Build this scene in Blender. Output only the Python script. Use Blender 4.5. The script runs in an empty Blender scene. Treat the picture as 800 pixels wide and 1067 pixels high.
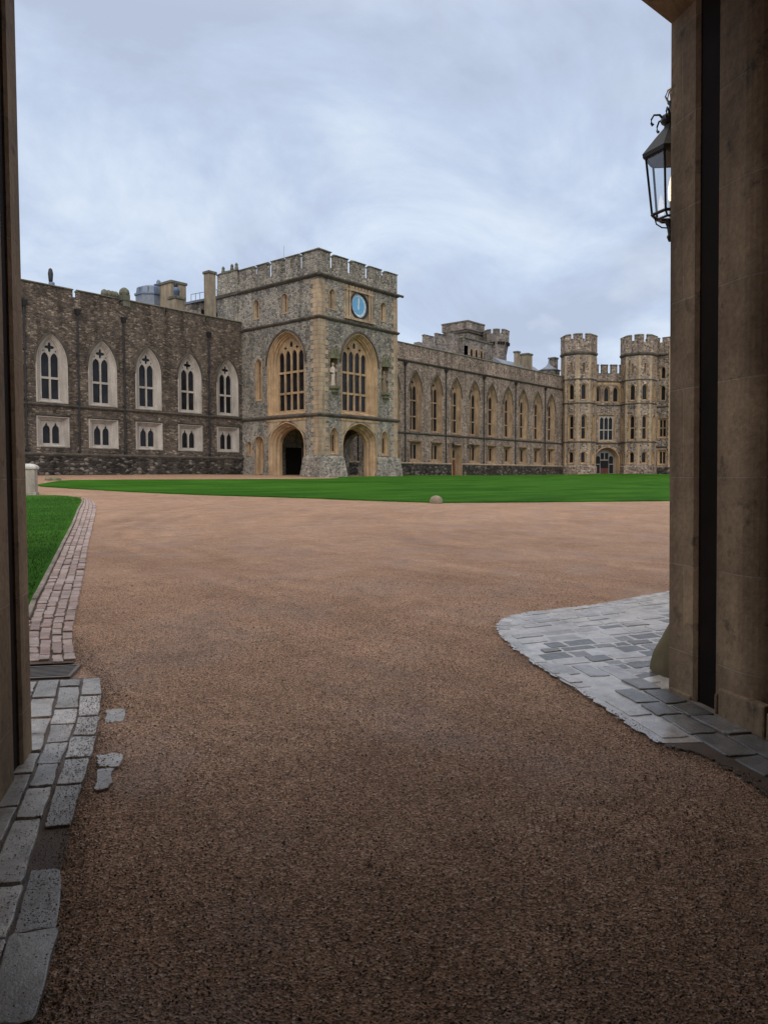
import bpy, bmesh, math, random
from math import sin, cos, tan, pi, radians, sqrt, atan2
from mathutils import Vector, Matrix
from mathutils.geometry import tessellate_polygon

random.seed(7)
SC = bpy.context.scene
COL = SC.collection

# ------------------------------------------------------------------ camera
# World axes: X runs along the castle ranges (away to the right), Y away from
# the viewer, perpendicular to them; the origin is the near corner of the
# entrance tower and z = 0 is the photographer's eye level.
YAW = 0.700414459
CAM = Vector((-49.7675, -49.5692, 0.0))
def camera():
    pt, rl = 0.0443812592, -0.00279253
    F = Vector((0, cos(pt), -sin(pt))); U0 = Vector((0, sin(pt), cos(pt))); R0 = Vector((1, 0, 0))
    R = cos(rl)*R0 + sin(rl)*U0; U = -sin(rl)*R0 + cos(rl)*U0
    u = Vector((sin(YAW), cos(YAW), 0)); v = Vector((-cos(YAW), sin(YAW), 0))
    def w(a): return Vector((a.dot(u), a.dot(v), a.z))
    R, U, F = w(R), w(U), w(F)
    cd = bpy.data.cameras.new('camera'); cd.sensor_fit = 'HORIZONTAL'; cd.sensor_width = 36
    cd.lens = 797.415/800*36; cd.clip_start = .05; cd.clip_end = 3000
    co = bpy.data.objects.new('camera', cd); COL.objects.link(co)
    m = Matrix((R, U, -F)).transposed().to_4x4(); m.translation = CAM
    co.matrix_world = m
    SC.camera = co
camera()

# ------------------------------------------------------------------ sky, sun, exposure
SUN_EL, SUN_AZ = radians(34), radians(-140)       # azimuth of the brightest part of the cloud, behind the viewer
def world():
    w = bpy.data.worlds.new('World'); SC.world = w; w.use_nodes = True
    nt = w.node_tree; N = nt.nodes; L = nt.links; N.clear()
    out = N.new('ShaderNodeOutputWorld'); bg = N.new('ShaderNodeBackground')
    sky = N.new('ShaderNodeTexSky'); sky.sky_type = 'NISHITA'; sky.sun_disc = False
    sky.sun_elevation = SUN_EL; sky.sun_rotation = pi/2 - SUN_AZ
    sc = N.new('ShaderNodeVectorMath'); sc.operation = 'SCALE'; sc.inputs['Scale'].default_value = .09
    L.new(sky.outputs[0], sc.inputs[0])
    tc = N.new('ShaderNodeTexCoord'); sep = N.new('ShaderNodeSeparateXYZ'); L.new(tc.outputs['Generated'], sep.inputs[0])
    mx = N.new('ShaderNodeMath'); mx.operation = 'MAXIMUM'; L.new(sep.outputs[2], mx.inputs[0]); mx.inputs[1].default_value = 0
    ad = N.new('ShaderNodeMath'); ad.operation = 'ADD'; L.new(mx.outputs[0], ad.inputs[0]); ad.inputs[1].default_value = .42
    dx = N.new('ShaderNodeMath'); dx.operation = 'DIVIDE'; L.new(sep.outputs[0], dx.inputs[0]); L.new(ad.outputs[0], dx.inputs[1])
    dy = N.new('ShaderNodeMath'); dy.operation = 'DIVIDE'; L.new(sep.outputs[1], dy.inputs[0]); L.new(ad.outputs[0], dy.inputs[1])
    cb = N.new('ShaderNodeCombineXYZ'); L.new(dx.outputs[0], cb.inputs[0]); L.new(dy.outputs[0], cb.inputs[1])
    n1 = N.new('ShaderNodeTexNoise'); n1.inputs['Scale'].default_value = 2.1; n1.inputs['Detail'].default_value = 9
    n1.inputs['Roughness'].default_value = .6; n1.inputs['Distortion'].default_value = .5
    L.new(cb.outputs[0], n1.inputs['Vector'])
    r1 = N.new('ShaderNodeValToRGB'); e = r1.color_ramp.elements
    e[0].position = .40; e[0].color = (.505, .585, .75, 1); e[1].position = .64; e[1].color = (.75, .855, 1.0, 1)
    m_ = e.new(.5); m_.color = (.575, .68, .865, 1)
    L.new(n1.outputs[0], r1.inputs[0])
    # thin bright gaps low over the roofs
    n2 = N.new('ShaderNodeTexNoise'); n2.inputs['Scale'].default_value = 4.2; n2.inputs['Detail'].default_value = 7
    L.new(cb.outputs[0], n2.inputs['Vector'])
    r2 = N.new('ShaderNodeValToRGB'); r2.color_ramp.elements[0].position = .52; r2.color_ramp.elements[1].position = .72
    L.new(n2.outputs[0], r2.inputs[0])
    lo = N.new('ShaderNodeMapRange'); lo.inputs[1].default_value = .34; lo.inputs[2].default_value = .10
    lo.inputs[3].default_value = .25; lo.inputs[4].default_value = .9; L.new(sep.outputs[2], lo.inputs[0])
    mu = N.new('ShaderNodeMath'); mu.operation = 'MULTIPLY'; L.new(r2.outputs[0], mu.inputs[0]); L.new(lo.outputs[0], mu.inputs[1])
    mix = N.new('ShaderNodeMixRGB'); L.new(mu.outputs[0], mix.inputs[0]); L.new(r1.outputs[0], mix.inputs[1]); mix.inputs[2].default_value = (.86, .93, 1.02, 1)
    # raised out of view to light the ground: brighter, less blue towards the zenith
    zr = N.new('ShaderNodeValToRGB'); ze = zr.color_ramp.elements
    ze[0].position = .50; ze[0].color = (1, 1, 1, 1); ze[1].position = .95; ze[1].color = (2.75, 2.15, 1.55, 1)
    L.new(mx.outputs[0], zr.inputs[0])
    zm = N.new('ShaderNodeMixRGB'); zm.blend_type = 'MULTIPLY'; zm.inputs[0].default_value = 1; L.new(mix.outputs[0], zm.inputs[1]); L.new(zr.outputs[0], zm.inputs[2])
    m2 = N.new('ShaderNodeMixRGB'); m2.inputs[0].default_value = .92; L.new(sc.outputs[0], m2.inputs[1]); L.new(zm.outputs[0], m2.inputs[2])
    L.new(m2.outputs[0], bg.inputs[0]); bg.inputs[1].default_value = 1.0
    L.new(bg.outputs[0], out.inputs[0])
world()
def sun():
    ld = bpy.data.lights.new('sun', 'SUN'); ld.energy = 1.5; ld.angle = radians(45); ld.color = (1, .96, .9)
    o = bpy.data.objects.new('sun', ld); COL.objects.link(o)
    d = Vector((cos(SUN_EL)*cos(SUN_AZ), cos(SUN_EL)*sin(SUN_AZ), sin(SUN_EL)))
    o.rotation_euler = d.to_track_quat('Z', 'Y').to_euler()
sun()
vs = SC.view_settings
vs.view_transform = 'Standard'; vs.look = 'None'; vs.exposure = 0.0; vs.gamma = 1.0; vs.use_curve_mapping = False
SC.cycles.max_bounces = 6

# ------------------------------------------------------------------ materials
class NT:
    def __init__(s, name):
        s.m = bpy.data.materials.new(name); s.m.use_nodes = True
        s.N = s.m.node_tree.nodes; s.L = s.m.node_tree.links
        s.b = s.N['Principled BSDF']
    def n(s, t, **kw):
        x = s.N.new(t)
        for k, v in kw.items():
            if k in x.inputs: x.inputs[k].default_value = v
            else: setattr(x, k, v)
        return x
    def l(s, a, b): s.L.new(a, b)
    def coord(s, scale=(1, 1, 1), rnd=False):
        tc = s.n('ShaderNodeTexCoord'); mp = s.n('ShaderNodeMapping'); mp.inputs['Scale'].default_value = scale
        s.l(tc.outputs['Object'], mp.inputs[0])
        if rnd:
            oi = s.n('ShaderNodeObjectInfo'); mm = s.n('ShaderNodeMath', operation='MULTIPLY'); mm.inputs[1].default_value = 50
            s.l(oi.outputs['Random'], mm.inputs[0]); s.l(mm.outputs[0], mp.inputs['Location'])
        return mp.outputs[0]
    def noise(s, vec, scale, detail=4, rough=.55):
        x = s.n('ShaderNodeTexNoise', Scale=scale, Detail=detail, Roughness=rough); s.l(vec, x.inputs['Vector']); return x
    def ramp(s, fac, stops, interp='LINEAR'):
        r = s.n('ShaderNodeValToRGB'); e = r.color_ramp.elements; r.color_ramp.interpolation = interp
        while len(e) < len(stops): e.new(.5)
        for i, (p, c) in enumerate(stops):
            e[i].position = p; e[i].color = (*c, 1) if len(c) == 3 else c
        s.l(fac, r.inputs[0]); return r.outputs[0]
    def mix(s, fac, a, b, blend='MIX'):
        x = s.n('ShaderNodeMixRGB', blend_type=blend)
        for i, q in ((0, fac), (1, a), (2, b)):
            if hasattr(q, 'is_linked'): s.l(q, x.inputs[i])
            else: x.inputs[i].default_value = q if i == 0 else (*q, 1)
        return x.outputs[0]
    def bump(s, h, dist, strength=1.0, prev=None):
        x = s.n('ShaderNodeBump', Strength=strength, Distance=dist); s.l(h, x.inputs['Height'])
        if prev is not None: s.l(prev, x.inputs['Normal'])
        return x.outputs[0]
    def fin(s, col, rough=.85, nrm=None, spec=.3):
        if hasattr(col, 'is_linked'): s.l(col, s.b.inputs['Base Color'])
        else: s.b.inputs['Base Color'].default_value = (*col, 1)
        if hasattr(rough, 'is_linked'): s.l(rough, s.b.inputs['Roughness'])
        else: s.b.inputs['Roughness'].default_value = rough
        s.b.inputs['Specular IOR Level'].default_value = spec
        if nrm is not None: s.l(nrm, s.b.inputs['Normal'])
        return s.m

def g3(v): return (v, v, v)
def rubble(name, scale, stops, mortar, mw=.06, warp=.12, stain=(.55, 1.25), bumpd=.06):
    t = NT(name); tc = t.coord()
    nz = t.noise(tc, 1.6, 3)
    wv = t.mix(warp, tc, nz.outputs['Color'], 'ADD')
    mp = t.n('ShaderNodeMapping'); mp.inputs['Scale'].default_value = scale; t.l(wv, mp.inputs[0])
    v1 = t.n('ShaderNodeTexVoronoi', Scale=1.0, Randomness=.85); t.l(mp.outputs[0], v1.inputs['Vector'])
    v2 = t.n('ShaderNodeTexVoronoi', Scale=1.0, Randomness=.85, feature='DISTANCE_TO_EDGE'); t.l(mp.outputs[0], v2.inputs['Vector'])
    sp = t.n('ShaderNodeSeparateColor'); t.l(v1.outputs['Color'], sp.inputs[0])
    st = t.ramp(sp.outputs[0], stops, 'CONSTANT')
    fine = t.noise(tc, 9, 4)
    st = t.mix(.5, st, t.ramp(fine.outputs[0], [(.3, g3(.6)), (.7, g3(1.35))]), 'MULTIPLY')
    msk = t.ramp(v2.outputs['Distance'], [(mw*.5, g3(1)), (mw*1.5, g3(0))])
    c = t.mix(msk, st, mortar)
    # weathering: broad patches and vertical streaks of dirt
    big = t.noise(tc, .35, 5, .6)
    mp2 = t.n('ShaderNodeMapping'); mp2.inputs['Scale'].default_value = (1.1, 1.1, .16); t.l(tc, mp2.inputs[0])
    strk = t.noise(mp2.outputs[0], 1.0, 4)
    c = t.mix(1, c, t.ramp(big.outputs[0], [(.3, g3(stain[0])), (.7, g3(stain[1]))]), 'MULTIPLY')
    c = t.mix(1, c, t.ramp(strk.outputs[0], [(.32, g3(.6)), (.56, g3(1.1))]), 'MULTIPLY')
    hb = t.ramp(v2.outputs['Distance'], [(0, g3(0)), (mw*3, g3(1))])
    return t.fin(c, .9, t.bump(hb, bumpd, .8), .2)

def ashlar(name, base, var=.25, moss=None, rough=.85, joints=None, stain=.6):
    t = NT(name); tc = t.coord(rnd=True)
    a = t.noise(tc, .9, 6, .65); b = t.noise(tc, 14, 4)
    lo = tuple(x*(1-var) for x in base); hi = tuple(x*(1+var) for x in base)
    c = t.ramp(a.outputs[0], [(.3, lo), (.7, hi)])
    c = t.mix(.6, c, t.ramp(b.outputs[0], [(.3, g3(.75)), (.7, g3(1.2))]), 'MULTIPLY')
    mp2 = t.n('ShaderNodeMapping'); mp2.inputs['Scale'].default_value = (2.2, 2.2, .3); t.l(tc, mp2.inputs[0])
    s_ = t.noise(mp2.outputs[0], 1.0, 5)
    c = t.mix(1, c, t.ramp(s_.outputs[0], [(.32, g3(stain)), (.6, g3(1.05))]), 'MULTIPLY')
    if moss:
        mo = t.noise(tc, 2.3, 6); c = t.mix(t.ramp(mo.outputs[0], [(.5, g3(0)), (.62, g3(.8))]), c, moss)
    n = t.bump(b.outputs[0], .015, .5)
    return t.fin(c, rough, n, .25)

M = {}
M['dark_rubble'] = rubble('dark_rubble', (3.5, 3.5, 7.4),
    [(0, (0.091, 0.072, 0.060)), (.2, (0.141, 0.112, 0.090)), (.42, (0.181, 0.143, 0.111)), (.6, (0.121, 0.097, 0.078)), (.72, (0.227, 0.179, 0.136)), (.9, (0.318, 0.258, 0.200))],
    (0.121, 0.097, 0.079), .05)
M['plinth_rubble'] = rubble('plinth_rubble', (2.4, 2.4, 5.0),
    [(0, (0.036, 0.031, 0.027)), (.3, (0.066, 0.057, 0.049)), (.6, (0.102, 0.086, 0.070)), (.85, (0.216, 0.190, 0.157))],
    (0.060, 0.052, 0.041), .06)
M['grey_heathstone'] = rubble('grey_heathstone', (3.9, 3.9, 5.4),
    [(0, (.135, .132, .128)), (.2, (.25, .235, .21)), (.45, (.32, .29, .245)), (.65, (.20, .192, .18)), (.78, (.37, .33, .27)), (.93, (.43, .40, .345))],
    (.31, .265, .20), .07, stain=(.72, 1.15))
M['brown_rubble'] = rubble('brown_rubble', (3.4, 3.4, 4.4),
    [(0, (0.154, 0.118, 0.098)), (.2, (0.259, 0.200, 0.162)), (.45, (0.330, 0.250, 0.201)), (.62, (0.198, 0.158, 0.135)), (.78, (0.385, 0.295, 0.235)), (.93, (0.451, 0.360, 0.294))],
    (0.319, 0.240, 0.181), .07, stain=(.68, 1.15))
M['gate_rubble'] = rubble('gate_rubble', (3.0, 3.0, 4.0),
    [(0, (0.112, 0.095, 0.089)), (.25, (0.210, 0.171, 0.151)), (.5, (0.300, 0.238, 0.200)), (.75, (0.405, 0.315, 0.243)), (.93, (0.510, 0.406, 0.311))],
    (0.300, 0.231, 0.169), .07, stain=(.75, 1.2))
M['back_rubble'] = rubble('back_rubble', (2.0, 2.0, 3.2),
    [(0, (0.143, 0.125, 0.115)), (.3, (0.221, 0.190, 0.169)), (.6, (0.286, 0.244, 0.206)), (.85, (0.351, 0.300, 0.250))],
    (0.260, 0.225, 0.188), .07)
M['bath_stone'] = ashlar('bath_stone', (.42, .285, .165), .28)
M['shaded_brown_stone'] = ashlar('shaded_brown_stone', (.345, .235, .145), .3)  # browner stone, with the shade inside the window splays put into its colour
M['pale_stone'] = ashlar('pale_stone', (.44, .395, .345), .16, stain=.72)
M['quoin_stone'] = ashlar('quoin_stone', (.40, .30, .20), .28)
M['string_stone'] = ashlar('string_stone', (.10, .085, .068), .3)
M['coping_stone'] = ashlar('coping_stone', (.155, .15, .118), .3, moss=(.10, .11, .06))
M['statue_pale'] = ashlar('statue_pale', (.48, .40, .33), .2)
M['statue_dark'] = ashlar('statue_dark', (.27, .215, .15), .35)
M['bracket_stone'] = ashlar('bracket_stone', (.17, .16, .10), .35, moss=(.09, .10, .05))
M['chimney_stone'] = ashlar('chimney_stone', (.285, .235, .165), .22)
M['pier_stone'] = ashlar('pier_stone', (.38, .34, .285), .2)
M['pier_cap'] = ashlar('pier_cap', (.52, .5, .46), .08, stain=.85)

def simple(name, col, rough=.5, metal=0, spec=.4, noise=.2, nscale=6):
    t = NT(name); tc = t.coord(rnd=True); a = t.noise(tc, nscale, 4)
    c = t.ramp(a.outputs[0], [(.3, tuple(x*(1-noise) for x in col)), (.7, tuple(x*(1+noise) for x in col))])
    t.b.inputs['Metallic'].default_value = metal
    return t.fin(c, rough, None, spec)
M['lead_pipe'] = simple('lead_pipe', (.022, .022, .024), .55)
M['lead_roof'] = simple('lead_roof', (.16, .185, .225), .45, 0, .5, .2, 2)
M['blue_roof'] = simple('blue_roof', (.11, .15, .22), .35, 0, .5, .15, 2)
M['iron'] = simple('iron', (.012, .012, .014), .4, 0, .5)
M['grate_iron'] = simple('grate_iron', (.12, .105, .095), .5, 0, .5, .3, 12)
M['red_door'] = simple('red_door', (.10, .024, .016), .5)
M['oak_door'] = simple('oak_door', (.17, .062, .026), .55, 0, .3, .35, 4)
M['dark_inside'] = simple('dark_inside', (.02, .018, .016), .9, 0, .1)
M['gate_wood'] = simple('gate_wood', (.014, .008, .006), .8, 0, .12, .4, 3)
M['white_paint'] = simple('white_paint', (.20, .195, .185), .5, 0, .4, .06)
M['clock_blue'] = simple('clock_blue', (.13, .36, .60), .4, 0, .4, .08, 3)
M['clock_rim'] = simple('clock_rim', (.48, .62, .70), .5, 0, .4, .15, 5)
M['clock_gold'] = simple('clock_gold', (.72, .70, .58), .4)
M['brass'] = simple('brass', (.45, .36, .22), .35, .6, .5)

def glass_dark():
    t = NT('window_glass'); tc = t.coord(rnd=True); a = t.noise(tc, 1.7, 3); b = t.noise(tc, .9, 2)
    c = t.ramp(b.outputs[0], [(.35, (.008, .008, .010)), (.7, (.022, .022, .026))])
    return t.fin(c, .2, t.bump(a.outputs[0], .05, .5), .22)
M['glass'] = glass_dark()

def lamp_glass():
    t = NT('lamp_glass'); N = t.N
    tr = t.n('ShaderNodeBsdfTransparent'); tr.inputs[0].default_value = (.93, .95, .96, 1)
    gl = t.n('ShaderNodeBsdfGlossy'); gl.inputs['Roughness'].default_value = .08; gl.inputs[0].default_value = (.8, .85, .9, 1)
    ms = t.n('ShaderNodeMixShader'); ms.inputs[0].default_value = .12
    t.l(tr.outputs[0], ms.inputs[1]); t.l(gl.outputs[0], ms.inputs[2]); t.l(ms.outputs[0], N['Material Output'].inputs[0])
    return t.m
M['lamp_glass'] = lamp_glass()
def emit(name, col, st):
    t = NT(name); t.b.inputs['Emission Color'].default_value = (*col, 1); t.b.inputs['Emission Strength'].default_value = st
    t.b.inputs['Base Color'].default_value = (*col, 1); return t.m
M['flame'] = emit('flame', (1, .66, .36), 3.0)

def gravel():
    t = NT('gravel'); tc = t.coord()
    v = t.n('ShaderNodeTexVoronoi', Scale=110.0); t.l(tc, v.inputs['Vector'])
    v2 = t.n('ShaderNodeTexVoronoi', Scale=52.0); t.l(tc, v2.inputs['Vector'])
    sp = t.n('ShaderNodeSeparateColor'); t.l(v.outputs['Color'], sp.inputs[0])
    sp2 = t.n('ShaderNodeSeparateColor'); t.l(v2.outputs['Color'], sp2.inputs[0])
    c = t.ramp(sp.outputs[0], [(0, (.17, .105, .068)), (.2, (.345, .21, .135)), (.45, (.435, .275, .185)), (.65, (.29, .178, .115)), (.8, (.51, .34, .235)), (.95, (.62, .475, .37))], 'CONSTANT')
    c = t.mix(.25, c, t.ramp(sp2.outputs[0], [(0, g3(.6)), (1, g3(1.3))]), 'MULTIPLY')
    big = t.noise(tc, .5, 6, .62); mid = t.noise(tc, 3.2, 5, .65)
    c = t.mix(1, c, t.ramp(big.outputs[0], [(.3, (.84, .80, .77)), (.7, (1.14, 1.13, 1.13))]), 'MULTIPLY')
    c = t.mix(1, c, t.ramp(mid.outputs[0], [(.3, (.82, .80, .78)), (.65, (1.08, 1.08, 1.08))]), 'MULTIPLY')
    # faint lighter bands where wheels have rolled the drive, bending across it
    vd = t.n('ShaderNodeVectorMath', operation='DISTANCE'); t.l(tc, vd.inputs[0]); vd.inputs[1].default_value = (-26.0, -44.0, -1.3)
    wv = t.noise(tc, .12, 2); wm = t.n('ShaderNodeMath', operation='MULTIPLY_ADD'); t.l(wv.outputs[0], wm.inputs[0]); wm.inputs[1].default_value = 3.0; t.l(vd.outputs['Value'], wm.inputs[2])
    cbx = t.n('ShaderNodeCombineXYZ'); t.l(wm.outputs[0], cbx.inputs[0])
    trk = t.noise(cbx.outputs[0], 1.5, 3, .55); gap = t.noise(tc, .35, 3)
    tr = t.ramp(trk.outputs[0], [(.38, (.91, .90, .89)), (.5, (1, 1, 1)), (.62, (1.13, 1.125, 1.12))])
    c = t.mix(t.ramp(gap.outputs[0], [(.40, g3(.15)), (.6, g3(1))]), c, t.mix(1, c, tr, 'MULTIPLY'))
    n = t.bump(mid.outputs[0], .05, .6)
    n = t.bump(v2.outputs['Distance'], .005, .4, n)
    n = t.bump(v.outputs['Distance'], .0055, .8, n)
    dmp = t.noise(tc, .8, 5, .6); c = t.mix(1, c, t.ramp(dmp.outputs[0], [(.34, (.90, .88, .87)), (.46, (1, 1, 1))]), 'MULTIPLY')
    return t.fin(c, t.ramp(dmp.outputs[0], [(.40, g3(.55)), (.52, g3(.85))]), n, .25)
M['gravel'] = gravel()
def pebble():
    t = NT('pebble'); g = t.n('ShaderNodeNewGeometry')
    c = t.ramp(g.outputs['Random Per Island'], [(0, (.075, .047, .03)), (.2, (.18, .115, .072)), (.45, (.25, .16, .10)), (.6, (.12, .08, .055)), (.75, (.32, .215, .14)), (.9, (.44, .36, .27)), (.97, (.16, .15, .15))], 'CONSTANT')
    return t.fin(c, .5, None, .4)
M['pebble'] = pebble()
def lawn(name):
    t = NT(name); tc = t.coord(); a = t.noise(tc, 38, 4, .7); b = t.noise(tc, .45, 5, .6)
    mp = t.n('ShaderNodeMapping'); mp.inputs['Scale'].default_value = (.12, .55, 1); mp.inputs['Rotation'].default_value = (0, 0, radians(38)); t.l(tc, mp.inputs[0])
    st = t.noise(mp.outputs[0], 1.0, 3)
    c = t.ramp(a.outputs[0], [(.25, (.016, .060, .006)), (.55, (.040, .132, .013)), (.8, (.078, .195, .026))])
    c = t.mix(1, c, t.ramp(b.outputs[0], [(.3, g3(.82)), (.7, g3(1.15))]), 'MULTIPLY')
    c = t.mix(1, c, t.ramp(st.outputs[0], [(.38, (.72, .78, .72)), (.62, (1.28, 1.18, 1.15))]), 'MULTIPLY')
    return t.fin(c, .9, t.bump(a.outputs[0], .04, .8), .03)
M['lawn'] = lawn('lawn')
def blades():
    t = NT('grass_blades'); g = t.n('ShaderNodeNewGeometry')
    c = t.ramp(g.outputs['Random Per Island'], [(0, (.018, .065, .007)), (.5, (.042, .135, .014)), (1, (.09, .20, .032))])
    return t.fin(c, .6, None, .25)
M['blades'] = blades()
def setts(name, stops, wet, bd=.02, dirt=.55, pits=.0):
    t = NT(name); tc = t.coord(); g = t.n('ShaderNodeNewGeometry')
    c = t.ramp(g.outputs['Random Per Island'], stops)
    f = t.noise(tc, 130, 3, .7); m_ = t.noise(tc, 7, 5); 
    c = t.mix(.8, c, t.ramp(f.outputs[0], [(.30, g3(.35)), (.46, g3(.95)), (.7, g3(1.35))]), 'MULTIPLY')
    dd = t.noise(tc, 2.7, 6, .7); c = t.mix(t.ramp(dd.outputs[0], [(.5, g3(0)), (.68, g3(dirt))]), c, (.13, .088, .058))
    c = t.mix(1, c, t.ramp(m_.outputs[0], [(.3, g3(.7)), (.65, g3(1.12))]), 'MULTIPLY')
    pv = t.n('ShaderNodeTexVoronoi', Scale=42.0); t.l(tc, pv.inputs['Vector']); c = t.mix(t.ramp(pv.outputs['Distance'], [(.12, g3(pits)), (.24, g3(0))]), c, (.05, .042, .036))
    wn = t.noise(tc, 1.6, 4)
    r = t.ramp(wn.outputs[0], [(.38, g3(wet[0])), (.62, g3(wet[1]))])
    n = t.bump(m_.outputs[0], bd, .5); n = t.bump(f.outputs[0], bd*.15, .8, n)
    return t.fin(c, r, n, .5)
M['granite'] = setts('granite_setts', [(0, (.31, .30, .285)), (.5, (.47, .45, .425)), (1, (.62, .59, .56))], (.18, .42), .014, .75, .8)
M['wet_setts'] = setts('wet_setts', [(0, (.36, .345, .335)), (.5, (.52, .50, .485)), (1, (.66, .635, .615))], (.06, .24), .006, .35)
M['brick_setts'] = setts('brick_setts', [(0, (.30, .21, .18)), (.35, (.42, .31, .27)), (.7, (.48, .38, .34)), (1, (.36, .23, .2))], (.4, .65))
M['wet_mortar'] = setts('wet_mortar', [(0, (.56, .53, .50)), (1, (.56, .53, .50))], (.05, .2), .004, .25)
M['mud'] = setts('mud', [(0, (.10, .065, .045)), (1, (.10, .065, .045))], (.5, .8))
M['dark_setts'] = setts('dark_setts', [(0, (.13, .13, .132)), (.5, (.20, .198, .198)), (1, (.28, .275, .27))], (.12, .35), .01, .5, .5)  # dark granite, deepened to include the shade under the arch
M['kerb'] = ashlar('kerb_stone', (.30, .26, .22), .25)
M['guard_stone'] = ashlar('guard_stone', (.20, .15, .09), .35, moss=(.12, .105, .05))

def passage_stone():
    t = NT('passage_ashlar'); tc = t.coord()
    sp = t.n('ShaderNodeSeparateXYZ'); t.l(tc, sp.inputs[0])
    ad = t.n('ShaderNodeMath', operation='ADD'); t.l(sp.outputs[0], ad.inputs[0]); t.l(sp.outputs[1], ad.inputs[1])
    cb = t.n('ShaderNodeCombineXYZ'); t.l(ad.outputs[0], cb.inputs[0]); t.l(sp.outputs[2], cb.inputs[1])
    br = t.n('ShaderNodeTexBrick', Scale=1.0); t.l(cb.outputs[0], br.inputs['Vector'])
    br.inputs['Brick Width'].default_value = 2.3; br.inputs['Row Height'].default_value = .62; br.inputs['Mortar Size'].default_value = .006
    br.inputs['Mortar Smooth'].default_value = .3
    br.inputs['Color1'].default_value = (.39, .285, .185, 1); br.inputs['Color2'].default_value = (.31, .228, .15, 1); br.inputs['Mortar'].default_value = (.44, .355, .265, 1)
    a = t.noise(tc, 1.3, 7, .68); b = t.noise(tc, 26, 5, .6); d = t.noise(tc, 5, 5, .7)
    c = t.mix(1, br.outputs[0], t.ramp(a.outputs[0], [(.28, (.5, .47, .44)), (.68, (1.2, 1.15, 1.08))]), 'MULTIPLY')
    c = t.mix(.7, c, t.ramp(b.outputs[0], [(.3, g3(.7)), (.7, g3(1.2))]), 'MULTIPLY')
    c = t.mix(t.ramp(d.outputs[0], [(.58, g3(0)), (.70, g3(.75))]), c, (.075, .055, .04))
    mp = t.n('ShaderNodeMapping'); mp.inputs['Scale'].default_value = (3, 3, .35); t.l(tc, mp.inputs[0])
    s_ = t.noise(mp.outputs[0], 1.0, 5); c = t.mix(1, c, t.ramp(s_.outputs[0], [(.32, g3(.62)), (.6, g3(1.08))]), 'MULTIPLY')
    n = t.bump(br.outputs['Fac'], -.012, .8); n = t.bump(d.outputs[0], .02, .5, n); n = t.bump(b.outputs[0], .006, .6, n)
    return t.fin(c, .8, n, .25)
M['passage'] = passage_stone()

# ------------------------------------------------------------------ mesh helpers
class MB:
    def __init__(s): s.v = []; s.f = []
    def add(s, vs, fs):
        o = len(s.v); s.v += [tuple(p) for p in vs]; s.f += [tuple(i+o for i in f) for f in fs]
    def box(s, x0, x1, y0, y1, z0, z1):
        s.add([(x0,y0,z0),(x1,y0,z0),(x1,y1,z0),(x0,y1,z0),(x0,y0,z1),(x1,y0,z1),(x1,y1,z1),(x0,y1,z1)],
              [(0,3,2,1),(4,5,6,7),(0,1,5,4),(1,2,6,5),(2,3,7,6),(3,0,4,7)])
    def hexa(s, b, t):      # bottom quad, top quad
        s.add(list(b)+list(t), [(0,3,2,1),(4,5,6,7),(0,1,5,4),(1,2,6,5),(2,3,7,6),(3,0,4,7)])
    def loft(s, loops, cap0=False, cap1=False, closed=True):
        o = len(s.v); n = len(loops[0])
        for l in loops: s.v += [tuple(p) for p in l]
        for i in range(len(loops)-1):
            for j in range(n if closed else n-1):
                k = (j+1) % n
                s.f.append((o+i*n+j, o+i*n+k, o+(i+1)*n+k, o+(i+1)*n+j))
        if cap0: s.f.append(tuple(o+j for j in range(n))[::-1])
        if cap1: s.f.append(tuple(o+(len(loops)-1)*n+j for j in range(n)))
    def plate(s, fr, outline, holes=(), d0=0., d1=.3, back=False, rim=True, reveal=True):
        polys = [list(outline)] + [list(h) for h in holes]
        tris = tessellate_polygon([[Vector((a, b, 0)) for a, b in p] for p in polys])
        flat = [p for q in polys for p in q]
        s.add([fr(a, b, d0) for a, b in flat], tris)
        if back: s.add([fr(a, b, d1) for a, b in flat], tris)
        for i, q in enumerate(polys):
            if (i == 0 and not rim) or (i > 0 and not reveal): continue
            s.loft([[fr(a, b, d0) for a, b in q], [fr(a, b, d1) for a, b in q]])
    def lathe(s, prof, cx=0, cy=0, n=16, ang0=0.):
        s.loft([[(cx+r*cos(ang0+2*pi*j/n), cy+r*sin(ang0+2*pi*j/n), z) for j in range(n)] for r, z in prof], True, True)
    def tube(s, pts, r, n=8):
        pts = [Vector(p) for p in pts]; loops = []
        for i, p in enumerate(pts):
            t = (pts[min(i+1, len(pts)-1)] - pts[max(i-1, 0)]).normalized()
            a = t.cross(Vector((0, 0, 1)));  a = a.normalized() if a.length > 1e-3 else Vector((1, 0, 0))
            b = t.cross(a).normalized(); rr = r[i] if isinstance(r, (list, tuple)) else r
            loops.append([p + a*rr*cos(2*pi*j/n) + b*rr*sin(2*pi*j/n) for j in range(n)])
        s.loft(loops, True, True)
    def build(s, name, mat, parent=None, smooth=False, bevel=0., recalc=True):
        me = bpy.data.meshes.new(name); me.from_pydata(s.v, [], s.f); me.update()
        if recalc or bevel:
            bm = bmesh.new(); bm.from_mesh(me)
            if recalc: bmesh.ops.recalc_face_normals(bm, faces=bm.faces)
            bm.to_mesh(me); bm.free()
        o = bpy.data.objects.new(name, me); COL.objects.link(o)
        me.materials.append(M[mat] if isinstance(mat, str) else mat)
        if smooth:
            for p in me.polygons: p.use_smooth = True
        if bevel:
            md = o.modifiers.new('bevel', 'BEVEL'); md.width = bevel; md.segments = 2; md.limit_method = 'ANGLE'
        if parent: o.parent = parent
        return o
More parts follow.
